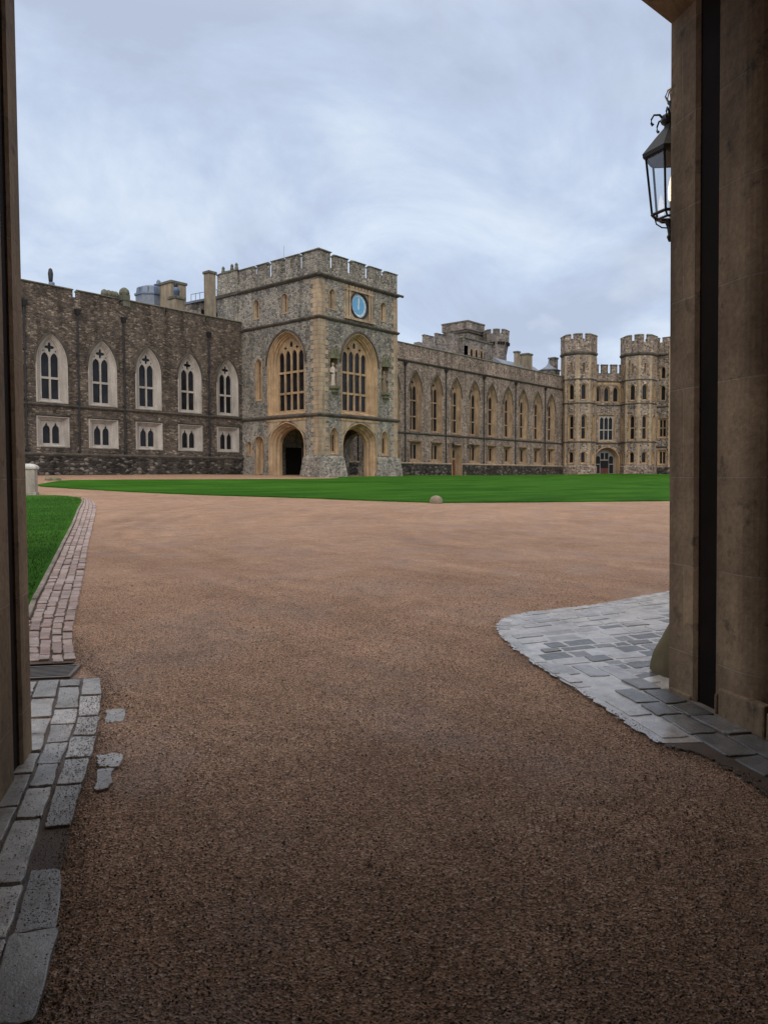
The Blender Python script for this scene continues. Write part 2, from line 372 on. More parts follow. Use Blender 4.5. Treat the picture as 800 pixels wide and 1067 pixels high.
def part(name, mat, parent, *boxes, bevel=0.):
    m = MB()
    for b in boxes: m.box(*b)
    return m.build(name, mat, parent, bevel=bevel)
def tag(o, label=None, cat=None, group=None, kind=None):
    if label: o['label'] = label
    if cat: o['category'] = cat
    if group: o['group'] = group
    if kind: o['kind'] = kind
    return o
def empty(name, loc=(0,0,0), rz=0., label=None, cat=None, group=None, parent=None):
    o = bpy.data.objects.new(name, None); COL.objects.link(o); o.location = loc; o.rotation_euler = (0, 0, rz)
    o.empty_display_size = .3
    if parent: o.parent = parent
    return tag(o, label, cat, group)
def copy_tree(o, parent=None, loc=None, rz=None):
    c = o.copy(); COL.objects.link(c); c.parent = parent
    if loc is not None: c.location = loc
    if rz is not None: c.rotation_euler = (0, 0, rz)
    for ch in list(o.children): copy_tree(ch, c)
    return c

# ------------------------------------------------------------------ gothic openings
def arch(cx, hw, zb, zs, za, n=7):
    """closed outline: pointed (or depressed) arch, bottom-left round to bottom-right"""
    r = za - zs; pts = [(cx-hw, zb), (cx-hw, zs)]; half = []
    if r >= hw*.98:
        R = (hw*hw + r*r)/(2*hw); c = R - hw       # left arc centre at +c
        a0 = pi; a1 = pi - math.asin(min(1, r/R))
        for i in range(1, n+1):
            a = a0 + (a1-a0)*i/n; half.append((c + R*cos(a), zs + R*sin(a)))
    else:
        for i in range(1, n+1):
            t = i/n
            x = -hw*(1-t)**3 - 3*hw*(1-t)**2*t*.98 - 3*hw*.62*(1-t)*t*t
            z = zs + 3*(1-t)**2*t*r*.55 + 3*(1-t)*t*t*r*.86 + t**3*r
            half.append((x, z))
    pts += [(cx+x, z) for x, z in half]
    pts += [(cx-x, z) for x, z in half[-2::-1]]
    return pts + [(cx+hw, zs), (cx+hw, zb)]
def rect(cx, hw, zb, zt): return [(cx-hw, zb), (cx-hw, zt), (cx+hw, zt), (cx+hw, zb)]
def circle(cx, cz, r, n=12): return [(cx + r*cos(2*pi*i/n), cz + r*sin(2*pi*i/n)) for i in range(n)]
def quatrefoil(cx, cz, r, n=24): return [(cx + r*(.72+.28*cos(4*a))*cos(a), cz + r*(.72+.28*cos(4*a))*sin(a)) for a in [2*pi*i/n + pi/4*0 for i in range(n)]]
def cusped(cx, hw, zb, zs, za):
    """small ogee-headed light"""
    r = za - zs
    return [(cx-hw, zb), (cx-hw, zs), (cx-hw*.92, zs+.28*r), (cx-hw*.6, zs+.52*r), (cx-hw*.36, zs+.6*r), (cx-hw*.3, zs+.74*r), (cx, za),
            (cx+hw*.3, zs+.74*r), (cx+hw*.36, zs+.6*r), (cx+hw*.6, zs+.52*r), (cx+hw*.92, zs+.28*r), (cx+hw, zs), (cx+hw, zb)]
FY = lambda s, z, d: (s, d, z)               # a wall facing -Y: s along X, d into the wall

def opening(parent, name, outer, inner, depth, mat, steps=((0,.04),(0,-.05),(.18,-.05),(.22,.12),(.34,.14),(.40,.34),(.56,.38),(.62,.62),(.80,.66),(.86,.92),(1,1.0)), rectangular=False):
    """splayed stone surround; outer/inner = (hw, zb, zs, za) about s = 0"""
    m = MB(); loops = []
    for t, d in steps:
        q = [a + (b-a)*t for a, b in zip(outer, inner)]
        pts = rect(0, q[0], q[1], q[3]) if rectangular else arch(0, *q)
        dd = d if d <= .06 else d*depth
        loops.append([FY(a, b, dd) for a, b in pts])
    m.loft(loops)
    return m.build(name, mat, parent)
def hole(cx, o, rectangular=False, e=.07):
    return rect(cx, o[0]-e, o[1]+e, o[3]-e) if rectangular else arch(cx, o[0]-e, o[1]+e, o[2], o[3]-e)
def window(parent, outer, inner, depth, mat, lights, rectangular=False, hood=None, sill=True, tmat=None):
    w = opening(parent, 'window', outer, inner, depth, mat, rectangular=rectangular)
    e = .02
    out = rect(0, inner[0]+e, inner[1]-e, inner[3]+e) if rectangular else arch(0, inner[0]+e, inner[1]-e, inner[2], inner[3]+e)
    if lights:
        t = MB(); t.plate(FY, out, lights, depth-.03, depth+.13); t.build('tracery', tmat or mat, w)
    p = MB(); p.plate(FY, out, (), depth+.09, depth+.12, rim=False); p.build('pane', 'glass', w)
    if hood:
        h = MB(); a = arch(0, outer[0]+.02, outer[2], outer[2], outer[3]+.02); b = arch(0, outer[0]+.17, outer[2], outer[2], outer[3]+.2)
        a, b = a[1:-1], b[1:-1]
        h.loft([[FY(x, z, -.02) for x, z in a], [FY(x, z, -.14) for x, z in a], [FY(x, z, -.14) for x, z in b], [FY(x, z, .0) for x, z in b]], closed=False)
        h.build('hood_mould', hood, w)
    return w
def band(parent, x0, x1, y, z, h=.28, proud=.2, mat='string_stone', name='string_course'):
    m = MB()
    m.add([(x0,y+.05,z-h*.6),(x0,y-proud*.4,z-h*.6),(x0,y-proud,z-h*.15),(x0,y-proud,z+h*.1),(x0,y+.05,z+h*.45),
           (x1,y+.05,z-h*.6),(x1,y-proud*.4,z-h*.6),(x1,y-proud,z-h*.15),(x1,y-proud,z+h*.1),(x1,y+.05,z+h*.45)],
          [(0,1,6,5),(1,2,7,6),(2,3,8,7),(3,4,9,8),(4,0,5,9),(0,4,3,2,1),(5,6,7,8,9)])
    return m.build(name, mat, parent)
def drainpipe(parent, x, y, z0, z1):
    m = MB(); m.tube([(x, y-.12, z0), (x, y-.12, z1)], .075, 8)
    for z in (z0+.15, z0+(z1-z0)*.36, z0+(z1-z0)*.7): m.box(x-.12, x+.12, y-.21, y, z, z+.09)
    o = m.build('drainpipe', 'lead_pipe', parent)
    h = MB(); h.hexa([(x-.12,y-.25,z1-.1),(x+.12,y-.25,z1-.1),(x+.12,y-.01,z1-.1),(x-.12,y-.01,z1-.1)], [(x-.24,y-.38,z1+.35),(x+.24,y-.38,z1+.35),(x+.24,y-.01,z1+.35),(x-.24,y-.01,z1+.35)])
    h.build('hopper', 'lead_pipe', o); return o
def coping(parent, x0, x1, y0, y1, z, h=.2, over=.1, mat='coping_stone'):
    """sloped capping stone"""
    m = MB(); X0, X1, Y0, Y1 = x0-over*.5, x1+over*.5, y0-over, y1+over; ym = (y0+y1)/2
    m.add([(X0,Y0,z),(X1,Y0,z),(X1,Y1,z),(X0,Y1,z),(X0,Y0,z+h*.35),(X1,Y0,z+h*.35),(X1,Y1,z+h*.35),(X0,Y1,z+h*.35),(X0,ym,z+h),(X1,ym,z+h)],
          [(0,3,2,1),(0,1,5,4),(2,3,7,6),(4,5,9,8),(6,7,8,9),(0,4,8,7,3),(1,2,6,9,5)])
    return m.build('coping', mat, parent)
def merlon(parent, x0, x1, y0, y1, z0, z1, mat, slit=True):
    m = MB()
    xm = (x0+x1)/2
    hs = [rect(xm, .05, z0+.25, z1-.25)] if slit and x1-x0 > 1.2 else []
    m.plate(FY if False else (lambda s, z, d: (s, y0+d, z)), rect(xm, (x1-x0)/2, z0, z1), hs, 0, y1-y0, back=True)
    o = m.build('merlon', mat, parent); coping(o, x0, x1, y0, y1, z1); return o

# ------------------------------------------------------------------ ground
def sm(a, b, x):
    t = max(0., min(1., (x-a)/(b-a))); return t*t*(3-2*t)
def zg(a, b):
    a = max(-70., min(95., a)); b = max(-75., min(14., b))
    z = .0025 + .0046*a + .0287*b
    return z + .13*(1-sm(5, 35, a))*sm(-9, 0, b) - .28*sm(5, 35, a)*sm(4, 11, b) + .22*sm(60, 76, a)
# passage frame: x = to the right across the archway, y = forward through it
PANG = -0.2281
u_ = Vector((sin(YAW), cos(YAW))); v_ = Vector((-cos(YAW), sin(YAW)))
_c = Vector((sin(PANG), cos(PANG)))
AY = Vector((_c.x*u_.x + _c.y*u_.y, _c.x*v_.x + _c.y*v_.y)); AX = Vector((AY.y, -AY.x))
PROT = atan2(-AY.x, AY.y)
def P(la, al): q = Vector((CAM.x, CAM.y)) + AX*la + AY*al; return q.x, q.y
def zp(la, al): return zg(*P(la, al))
def poly_sheet(name, pts, mat, lift=.004, step=None, skirt=0., kind='structure'):
    """ground-hugging sheet filling a polygon of (x, y) points"""
    bm = bmesh.new()
    vs_ = [bm.verts.new((x, y, 0)) for x, y in pts]
    bm.faces.new(vs_)
    if step:
        xs = [p[0] for p in pts]; ys = [p[1] for p in pts]
        x = math.floor(min(xs)/step)*step
        while x < max(xs):
            x += step; bmesh.ops.bisect_plane(bm, geom=bm.verts[:]+bm.edges[:]+bm.faces[:], plane_co=(x,0,0), plane_no=(1,0,0))
        y = math.floor(min(ys)/step)*step
        while y < max(ys):
            y += step; bmesh.ops.bisect_plane(bm, geom=bm.verts[:]+bm.edges[:]+bm.faces[:], plane_co=(0,y,0), plane_no=(0,1,0))
    for v in bm.verts: v.co.z = zg(v.co.x, v.co.y) + lift
    if skirt:
        ed = [e for e in bm.edges if e.is_boundary]
        r = bmesh.ops.extrude_edge_only(bm, edges=ed)
        for g in r['geom']:
            if isinstance(g, bmesh.types.BMVert): g.co.z -= skirt
    bmesh.ops.recalc_face_normals(bm, faces=bm.faces)
    me = bpy.data.meshes.new(name); bm.to_mesh(me); bm.free(); me.materials.append(M[mat])
    o = bpy.data.objects.new(name, me); COL.objects.link(o); tag(o, kind=kind)
    return o
def smooth_poly(pts, it=2):
    for _ in range(it):
        q = []
        for i in range(len(pts)-1):
            a, b = pts[i], pts[i+1]
            q += [(a[0]*.75+b[0]*.25, a[1]*.75+b[1]*.25), (a[0]*.25+b[0]*.75, a[1]*.25+b[1]*.75)]
        pts = [pts[0]] + q + [pts[-1]]
    return pts

def ground():
    m = MB(); rings = [.0]; r = .6
    while r < 60: rings.append(r); r *= 1.06
    while r < 900: rings.append(r); r *= 1.18
    n = 160
    from mathutils import noise as NZ
    for k, r in enumerate(rings):
        for j in range(n):
            a = 2*pi*j/n; x = CAM.x + r*cos(a); y = CAM.y + r*sin(a)
            bumpy = .018*NZ.noise(Vector((x*.9, y*.9, 3))) + .010*NZ.noise(Vector((x*2.7, y*2.7, 8)))
            m.v.append((x, y, zg(x, y) + bumpy*min(1, 25/max(r, 1)) - .012))
    for k in range(len(rings)-1):
        for j in range(n):
            q = (j+1) % n
            m.f.append((k*n+j, k*n+q, (k+1)*n+q, (k+1)*n+j))
    o = m.build('gravel_ground', 'gravel', smooth=True); tag(o, kind='structure')
ground()

# lawns
def lawns():
    front = [(-13.7,-36.7),(-18.3,-34.4),(-22.1,-32.7),(-24.2,-31.7),(-25.3,-30.4),(-25.7,-29.1),(-26.6,-26.2),(-27.8,-23.3),(-29.0,-20.8),(-29.8,-17.3),(-30.2,-13.4),(-30.3,-10.8),(-30.3,-9.0),(-29.6,-7.4)]
    back = [(-26.6,-3.9),(-24.8,-2.9),(-12.5,-4.1),(-4,-4.6),(-1.0,-3.4),(1.0,-1.3),(6,-1.1),(12.5,-1.1),(14,2),(15,8.6),(16,9.6),(64,9.7),(66.5,6.2),(72,1.0),(76,-4),(78,-12),(78,-60),(10,-50)]
    rg = random.Random(2); fr_ = [(x+rg.gauss(0, .03), y+rg.gauss(0, .03)) for x, y in smooth_poly(front, 4)]
    poly_sheet('lawn', fr_+smooth_poly(back, 1), 'lawn', .05, 2.0, .12)
    lf = [P(*q) for q in [(-9.5,8.2),(-1.80,8.2),(-1.92,9.4),(-2.13,11.2),(-2.62,15.1),(-3.22,20.1),(-3.8,25),(-4.25,28.6),(-4.62,30.9),(-4.98,32.3),(-5.5,33.3),(-6.1,33.9),(-7.0,33.7),(-9.5,33.4)]]
    poly_sheet('lawn', lf, 'lawn', .03, 1.0, .1)
    # mown blades standing on the near lawn
    m = MB()
    for i in range(26000):
        al = 8.2 + 24*random.random()**1.6; t = random.random()
        edge = -1.80 - (al-8.2)*.124
        la = edge - .03 - t*min(3.2, .5 + al*.16)
        x, y = P(la, al); z = zg(x, y) + .028; h = random.uniform(.02, .05); a = random.random()*6.28; w = .0035 + al*.00022
        dx, dy = w*cos(a), w*sin(a); lx, ly = random.uniform(-.02, .02), random.uniform(-.02, .02)
        m.add([(x-dx, y-dy, z), (x+dx, y+dy, z), (x+lx, y+ly, z+h)], [(0, 1, 2)])
    o = m.build('grass', 'blades', recalc=False); tag(o, 'short mown green grass of the lawn beside the archway', None, kind='stuff')
lawns()

# ------------------------------------------------------------------ range left of the tower (dark rubble)
def left_range():
    r = empty('castle_range', (0, 10.9, 0), 0, 'dark rubble castle range with pale traceried windows left of the clock tower', 'castle wing')
    xs = [-19.5 + 4.42*i for i in range(-2, 5)]
    UO = (1.32, 6.15, 9.35, 11.72); UI = (.80, 6.40, 9.55, 11.3)
    LO = (1.36, 2.58, 0, 5.05); LI = (.80, 2.82, 0, 4.68)
    holes = [hole(x, UO) for x in xs] + [hole(x, LO, True) for x in xs]
    w = MB(); w.plate(FY, [(-32, 1.9), (-32, 14.9), (0, 14.9), (0, 1.9)], holes, 0, .7)
    w.box(-32, 0, 13, 13.5, -2, 14.4)
    w.box(-32.01, -31.6, .7, 13, -2, 14.4)
    w.build('wall', 'dark_rubble', r)
    part('plinth', 'plinth_rubble', r, (-32, -.05, -.32, .3, -1.2, 1.92))
    part('roof', 'lead_roof', r, (-31.5, 0, .6, 13, 14.0, 14.3))
    part('inner_floor', 'dark_inside', r, (-31.5, 0, .9, 13, 5.4, 5.7), (-31.5, 0, 1.6, 1.7, -1, 14))
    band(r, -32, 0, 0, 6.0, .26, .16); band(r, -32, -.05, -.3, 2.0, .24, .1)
    # parapet with its few narrow notches
    cuts = [(-17.6, -17.05, 14.85), (-13.42, -13.05, 14.6), (-8.78, -8.6, 15.0), (-4.38, -4.12, 14.75)]
    edges = [-32] + [c for q in cuts for c in q[:2]] + [0]
    segs = [(edges[i], edges[i+1]) for i in range(0, len(edges), 2)]
    pm = MB(); out = [(-32, 14.9), (-32, 15.5)]
    for a, b, z in cuts: out += [(a, 15.5), (a, max(z, 14.95)), (b, max(z, 14.95)), (b, 15.5)]
    out += [(0, 15.5), (0, 14.9)]
    pm.plate(FY, out[::-1], (), 0, .65, back=True); par = pm.build('parapet', 'dark_rubble', r)
    for a, b in segs: coping(par, a, b, 0, .65, 15.5, .2, .08)
    lights = [rect(-.39, .32, 6.48, 8.08), rect(.39, .32, 6.48, 8.08), arch(-.39, .32, 8.26, 9.7, 10.2, 4), arch(.39, .32, 8.26, 9.7, 10.2, 4), quatrefoil(0, 10.64, .42),
              circle(-.52, 10.34, .07, 6), circle(.52, 10.34, .07, 6)]
    up = window(r, UO, UI, .36, 'pale_stone', lights, hood='string_stone')
    lo = window(r, LO, LI, .36, 'pale_stone', [cusped(-.385, .31, 2.9, 3.95, 4.58), cusped(.385, .31, 2.9, 3.95, 4.58)], True)
    h = MB(); h.box(-1.5, 1.5, -.12, -.03, 5.12, 5.24); h.build('hood_mould', 'string_stone', lo)
    for i, x in enumerate(xs):
        if i == 0: up.location = (x, 0, 0); lo.location = (x, 0, 0)
        else: copy_tree(up, r, (x, 0, 0)); copy_tree(lo, r, (x, 0, 0))
    for x in (-21.7, -17.3, -13.1, -4.1): drainpipe(r, x, 0, 2.1, 13.6)
    # rounded stone ornaments standing on the parapet
    m = MB()
    for x in (-14.6, -14.2, -13.85, -13.55): m.lathe([(.28, 15.6), (.3, 15.85), (.24, 16.05), (.1, 16.16), (.02, 16.18)], x, .3, 10)
    m.build('crest_stone', 'coping_stone', r, True)
    m = MB(); m.box(-13.03, -12.35, -.03, .68, 15.0, 16.05); m.lathe([(.42, 16.05), (.45, 16.2), (.38, 16.45), (.2, 16.62), (.03, 16.68)], -12.69, .33, 12)
    m.build('parapet_pier', 'coping_stone', r)
    return r
left_range()
def roof_cowl(x, y, z, h, label, s=1.):
    o = empty('chimney_cowl', (x, y, z), 0, label, 'chimney cowl')
    m = MB(); m.lathe([(.34*s, 0), (.34*s, .35*h), (.42*s, .38*h), (.3*s, .6*h), (.3*s, .64*h)], 0, 0, 12); m.build('pot', 'blue_roof', o, True)
    m = MB(); m.lathe([(.16*s, .6*h), (.22*s, .72*h), (.26*s, .86*h), (.18*s, .97*h), (.03, h)], -.08, 0, 12); m.build('hood', 'lead_pipe', o, True)
    return o
roof_cowl(-18.2, 13.2, 14.3, 3.25, 'lone bluish metal chimney cowl on the roof at the far left', .8)

# ------------------------------------------------------------------ roofscape behind the left range
def chimney(x, y, z0, z1, w, label, mat='chimney_stone', pots=0, d=None):
    o = empty('chimney', (x, y, z0), 0, label, 'chimney'); h = z1-z0; d = d or w
    part('stack', mat, o, (-w/2, w/2, -d/2, d/2, -1.5, h-.3), bevel=.03)
    part('cap', 'coping_stone', o, (-w/2-.12, w/2+.12, -d/2-.12, d/2+.12, h-.3, h), bevel=.05)
    m = MB()
    if pots:
        for i in range(pots):
            m = MB(); px = -w/2 + w*(i+.5)/pots; m.lathe([(.2, h), (.2, h+.5), (.25, h+.55), (.16, h+.8)], px, 0, 10); m.build('chimney_pot', 'coping_stone', o, True)
    return o
def lantern_roof():
    o = empty('roof_lantern', (1.6, 29.0, 14), 0, 'blue grey glazed octagonal roof lantern with a knob behind the left range', 'roof lantern')
    m = MB(); m.lathe([(1.75, -4), (1.75, 7.1)], 0, 0, 8, pi/8); m.build('drum', 'lead_roof', o)
    m = MB(); m.lathe([(1.9, 7.1), (1.9, 7.3), (1.7, 7.32), (1.6, 8.0), (.8, 8.3)], 0, 0, 8, pi/8); m.build('roof', 'blue_roof', o)
    m = MB()
    for k in range(8):
        a = pi/8 + k*pi/4 + pi/8; m = MB(); m.box(1.58*cos(a)-.05, 1.58*cos(a)+.05, 1.58*sin(a)-.05, 1.58*sin(a)+.05, 7.2, 7.98); m.build('glazing_bar', 'white_paint', o)
    m = MB(); m.lathe([(.5, 8.0), (.5, 8.5), (.58, 8.55), (.22, 8.7), (.25, 8.95), (.08, 9.15)], .75, -.4, 10); m.build('knob', 'blue_roof', o, True)
lantern_roof()
chimney(2.1, 25.4, 14, 22.2, 2.0, 'broad buff chimney block beside the blue roof lantern', d=2.2)
chimney(-2.4, 18.3, 12.5, 18.75, 1.15, 'short buff chimney carrying a bluish cowl behind the left range')
roof_cowl(-2.4, 18.3, 18.75, 1.5, 'bluish cowl on top of the short buff chimney', .9)
def back_block():
    o = empty('castle_block', (0, 0, 0), 0, 'rubble castle block with sloping lead roof behind the clock tower', 'castle building')
    m = MB(); m.hexa([(2.6,22.8,-1),(16,22.8,-1),(16,34,-1),(2.6,34,-1)], [(2.6,22.8,19.6),(16,22.8,24),(16,34,24),(2.6,34,19.6)]); m.build('wall', 'back_rubble', o)
    m = MB(); m.hexa([(2.5,22.5,19.6),(16.2,22.5,24.05),(16.2,34.3,24.05),(2.5,34.3,19.6)], [(2.5,22.5,19.85),(16.2,22.5,24.35),(16.2,34.3,24.35),(2.5,34.3,19.85)]); m.build('roof', 'lead_roof', o)
    m = MB()
    for i in range(9): x = 2.6+i*.6; m.tube([(x, 22.7, 19.7+.2*i), (x, 22.7, 20.6+.2*i)], .03, 5)
    m.tube([(2.6, 22.7, 20.6), (7.4, 22.7, 22.2)], .03, 5); m.build('railing', 'iron', o)
    for x in (4.3, 6.2): part('window', 'glass', o, (x-.3, x+.3, 22.74, 22.9, 18.2, 19.2))
back_block()
chimney(4.65, 22.0, 14, 23.4, .95, 'tall round-topped chimney shaft left of the clock tower', 'chimney_stone')

# ------------------------------------------------------------------ entrance tower with the clock
TW, TD = 11.2, 14.4
def tower():
    T = empty('entrance_tower', (0, 0, 0), 0, 'square grey stone entrance tower with battlements and a blue clock', 'castle tower')
    FL = lambda s, z, d: (d, s, z)
    FR = lambda s, z, d: (TW-d, s, z)
    cF, cL = 5.45, 4.45
    BO = (2.62, 6.02, 10.9, 13.9); BI = (1.86, 6.4, 10.9, 13.35)
    AO = (2.52, -1.2, 3.2, 5.38); AI = (2.0, -1.2, 3.1, 4.78)
    SO = (.62, 2.2, 3.85, 4.75); SI = (.40, 2.4, 3.85, 4.5)
    TO = (.44, 15.5, 16.95, 17.45); TI = (.22, 15.75, 16.95, 17.25)
    NO = (.58, 8.5, 10.6, 11.5)
    LO = (.52, 7.55, 11.0, 11.7); LI = (.28, 7.8, 11.0, 11.45)
    def shell(fr, length, holes, th):
        e = .004; w = MB(); w.plate(fr, [(e, -1.2), (e, 18.5), (length-e, 18.5), (length-e, -1.2)], holes, 0, th); return w
    hF = [hole(cF, BO), hole(cF, AO, e=.07)]
    hF = [hole(cF, BO), [(x, z) for x, z in arch(cF, AO[0]-.07, -1.15, AO[2], AO[3]-.07)]]
    hF += [hole(1.87, SO), hole(9.15, SO), hole(1.71, TO), hole(8.98, TO), hole(1.86, NO), hole(9.2, NO)]
    hF += [rect(cF, 2.02, 15.2, 18.2)]
    hL = [hole(cL, BO), [(x, z) for x, z in arch(cL, AO[0]-.07, -1.15, AO[2], AO[3]-.07)], hole(8.35, LO), hole(8.6, TO), hole(4.55, TO), hole(8.35, (.75, .4, 3.4, 4.15)), hole(9.92, (.42, 2.2, 3.3, 3.7))]
    m = shell(FY, TW, hF, .9); m.build('wall', 'grey_heathstone', T)
    m = shell(FL, TD, hL, .9); m.build('wall', 'grey_heathstone', T)
    hR = [arch(4.7, 2.0, -1.15, 3.1, 4.78)]
    m = shell(FR, TD, hR, .9); m.build('wall', 'grey_heathstone', T)
    part('wall', 'grey_heathstone', T, (.003, TW-.003, TD-.6, TD-.003, -1, 18.45))
    part('porch_ceiling', 'bath_stone', T, (.9, TW-.9, .9, TD-.7, 5.55, 5.85))
    part('upper_floor', 'dark_inside', T, (.9, TW-.9, .9, TD-.7, 14.3, 14.6), (5, 5.2, 3, 10, 5.85, 14.3))
    part('porch_back_wall', 'grey_heathstone', T, (.9, TW-.9, 9.6, 10.1, -1, 5.55))
    part('porch_door', 'gate_wood', T, (4.6, 6.8, 9.5, 9.62, -.5, 3.2))
    part('roof', 'lead_roof', T, (.6, TW-.6, .6, TD-.6, 18.2, 18.5))
    # wrap-round strings
    def strings(z, h, pr):
        m = MB(); e = pr
        def ring(off, zz): return [(-off, -off, zz), (TW+off, -off, zz), (TW+off, TD+off, zz), (-off, TD+off, zz)]
        m.loft([ring(-.03, z-h*.6), ring(e*.4, z-h*.6), ring(e, z-h*.15), ring(e, z+h*.15), ring(-.03, z+h*.5)])
        return m.build('string_course', 'string_stone', T)
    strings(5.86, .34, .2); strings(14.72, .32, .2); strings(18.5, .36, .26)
    # parapet and merlons
    par = MB()
    for b in ((0, TW, 0, .6, 18.62, 19.32), (0, .6, .6, TD, 18.62, 19.32), (TW-.6, TW, .6, TD, 18.62, 19.32), (.6, TW-.6, TD-.6, TD, 18.62, 19.32)): par.box(*b)
    par.build('parapet', 'grey_heathstone', T)
    zt = 20.55
    m = MB(); m.box(0, 1.5, 0, .6, 19.32, zt+.1); m.box(0, .6, .6, 2.2, 19.32, zt+.1); o = m.build('merlon', 'grey_heathstone', T)
    c = MB(); c.loft([[(-.12,-.12,zt+.1),(1.6,-.12,zt+.1),(1.6,.72,zt+.1),(.72,.72,zt+.1),(.72,2.3,zt+.1),(-.12,2.3,zt+.1)], [(-.12,-.12,zt+.18),(1.6,-.12,zt+.18),(1.6,.72,zt+.18),(.72,.72,zt+.18),(.72,2.3,zt+.18),(-.12,2.3,zt+.18)],
                      [(.2,.2,zt+.36),(1.55,.28,zt+.36),(1.55,.4,zt+.36),(.4,.4,zt+.36),(.4,2.2,zt+.36),(.28,2.2,zt+.36)]], True, True); c.build('coping', 'coping_stone', o)
    for a, b in ((2.25, 3.87), (4.7, 6.33), (7.17, 8.72), (9.62, 11.2)): merlon(T, a, b, 0, .6, 19.32, zt-.02, 'grey_heathstone')
    def side_merlon(v0, v1, x0, x1, zz):
        h = empty('merlon', (0, 0, 0), 0, parent=T); xm, hw = (v0+v1)/2, (v1-v0)/2
        m = MB(); m.plate(lambda s, z, d: (x0+d, s, z), rect(xm, hw, 19.32, zz), [rect(xm, .05, 19.6, zz-.25)], 0, x1-x0, back=True)
        o = m.build('merlon_block', 'grey_heathstone', h)
        c = MB(); xx = (x0+x1)/2
        c.add([(x0-.1,v0-.05,zz),(x1+.1,v0-.05,zz),(x1+.1,v1+.05,zz),(x0-.1,v1+.05,zz),(x0-.1,v0-.05,zz+.08),(x1+.1,v0-.05,zz+.08),(x1+.1,v1+.05,zz+.08),(x0-.1,v1+.05,zz+.08),(xx,v0-.05,zz+.24),(xx,v1+.05,zz+.24)],
              [(0,3,2,1),(0,4,7,3),(1,2,6,5),(4,8,9,7),(5,6,9,8),(0,1,5,8,4),(3,7,9,6,2)]); c.build('coping', 'coping_stone', h)
    for a, b in ((2.9, 4.37), (5.04, 6.39), (7.18, 8.48), (9.25, 11.1)): side_merlon(a, b, 0, .6, zt+.1)
    for a, b in ((1.0, 3.0), (3.4, 5.4), (5.8, 7.8), (8.2, 10.2)): side_merlon(a, b, TW-.6, TW, zt)
    # stair turret at the back left corner
    m = MB(); m.box(-.12, 2.6, 11.35, 14.5, 12.5, 20.75); st = m.build('stair_turret', 'grey_heathstone', T)
    coping(st, -.14, 2.6, 11.33, 14.52, 20.75, .2, .1)
    part('turret_string', 'string_stone', st, (-.28, 2.7, 11.2, 14.6, 18.35, 18.65))
    m = MB()
    for y in (11.8, 12.5, 13.9): m.lathe([(.16, 20.8), (.2, 21.1), (.14, 21.3), (.17, 21.45), (.03, 21.65)], .2, y, 8)
    m.build('finial', 'coping_stone', st)
    m = MB(); m.lathe([(.3, 14.9), (.3, 23.5)], 1.0, 13.2, 8); 
    # plinth, battered
    pl = MB(); pl.loft([[(cF-2.05,.3,-1.2),(cF-2.05,-.62,-1.2),(-.62,-.62,-1.2),(-.62,cL-2.05,-1.2),(.3,cL-2.05,-1.2),(.3,.3,-1.2)],
             [(cF-2.4,.3,1.85),(cF-2.4,-.22,1.85),(-.22,-.22,1.85),(-.22,cL-2.4,1.85),(.3,cL-2.4,1.85),(.3,.3,1.85)],
             [(cF-2.4,.3,2.1),(cF-2.4,-.003,2.1),(-.003,-.003,2.1),(-.003,cL-2.4,2.1),(.3,cL-2.4,2.1),(.3,.3,2.1)]], True, True); pl.build('plinth', 'grey_heathstone', T)
    pl = MB(); pl.loft([[(cF+2.2,-.55,-1.2),(TW+.5,-.55,-1.2),(TW+.5,2.6,-1.2),(cF+2.2,2.6,-1.2)], [(cF+2.5,-.22,1.85),(TW+.22,-.22,1.85),(TW+.22,2.3,1.85),(cF+2.5,2.3,1.85)], [(cF+2.5,-.003,2.1),(TW+.003,-.003,2.1),(TW+.003,2.3,2.1),(cF+2.5,2.3,2.1)]], True, True); pl.build('plinth', 'grey_heathstone', T)
    pl = MB(); pl.loft([[(-.45,cL+2.55,-1.2),(.3,cL+2.55,-1.2),(.3,7.55,-1.2),(-.45,7.55,-1.2)], [(-.15,cL+2.6,1.95),(.3,cL+2.6,1.95),(.3,7.55,1.95),(-.15,7.55,1.95)]], True, True); pl.build('plinth', 'grey_heathstone', T)
    pl = MB(); pl.loft([[(-.45,9.15,-1.2),(.3,9.15,-1.2),(.3,10.55,-1.2),(-.45,10.55,-1.2)], [(-.15,9.15,1.95),(.3,9.15,1.95),(.3,10.55,1.95),(-.15,10.55,1.95)]], True, True); pl.build('plinth', 'grey_heathstone', T)
    # quoins
    def quoins(name, x, y, sx, sy, z0=2.12, z1=18.3, lens=(1.15, .75)):
        q = MB(); z = z0; i = 0
        while z < z1-.3:
            a, b = (lens if i % 2 == 0 else lens[::-1]); z2 = min(z+.42, z1)
            xa, xb = sorted((x-.02*sx, x+a*sx)); ya, yb = sorted((y-.02*sy, y+b*sy))
            q.box(xa, xb, ya, yb, z+.01, z2-.01); z = z2; i += 1
        q.build(name, 'quoin_stone', T)
    quoins('quoin', 0, 0, 1, 1); quoins('quoin', TW, 0, -1, 1, lens=(.95, .6)); quoins('quoin', 0, TD, 1, -1, 15, 18.3)
    # openings on both faces
    def four_lights():
        L_ = []
        for k in (-1.5, -.5, .5, 1.5):
            x = k*.89
            L_ += [rect(x, .345, 6.5, 8.02), rect(x, .345, 8.22, 10.0), arch(x, .345, 10.2, 11.6, 12.08 if abs(k) > 1 else 12.2, 4)]
        for x in (-.89, .89): L_ += [quatrefoil(x*.9, 12.42, .24, 16)]
        L_ += [arch(0, .2, 12.5, 12.75, 13.05, 3)]
        return L_
    bw = window(T, BO, BI, .72, 'bath_stone', four_lights(), hood='string_stone'); bw.location = (cF, 0, 0)
    copy_tree(bw, T, (0, cL, 0), -pi/2)
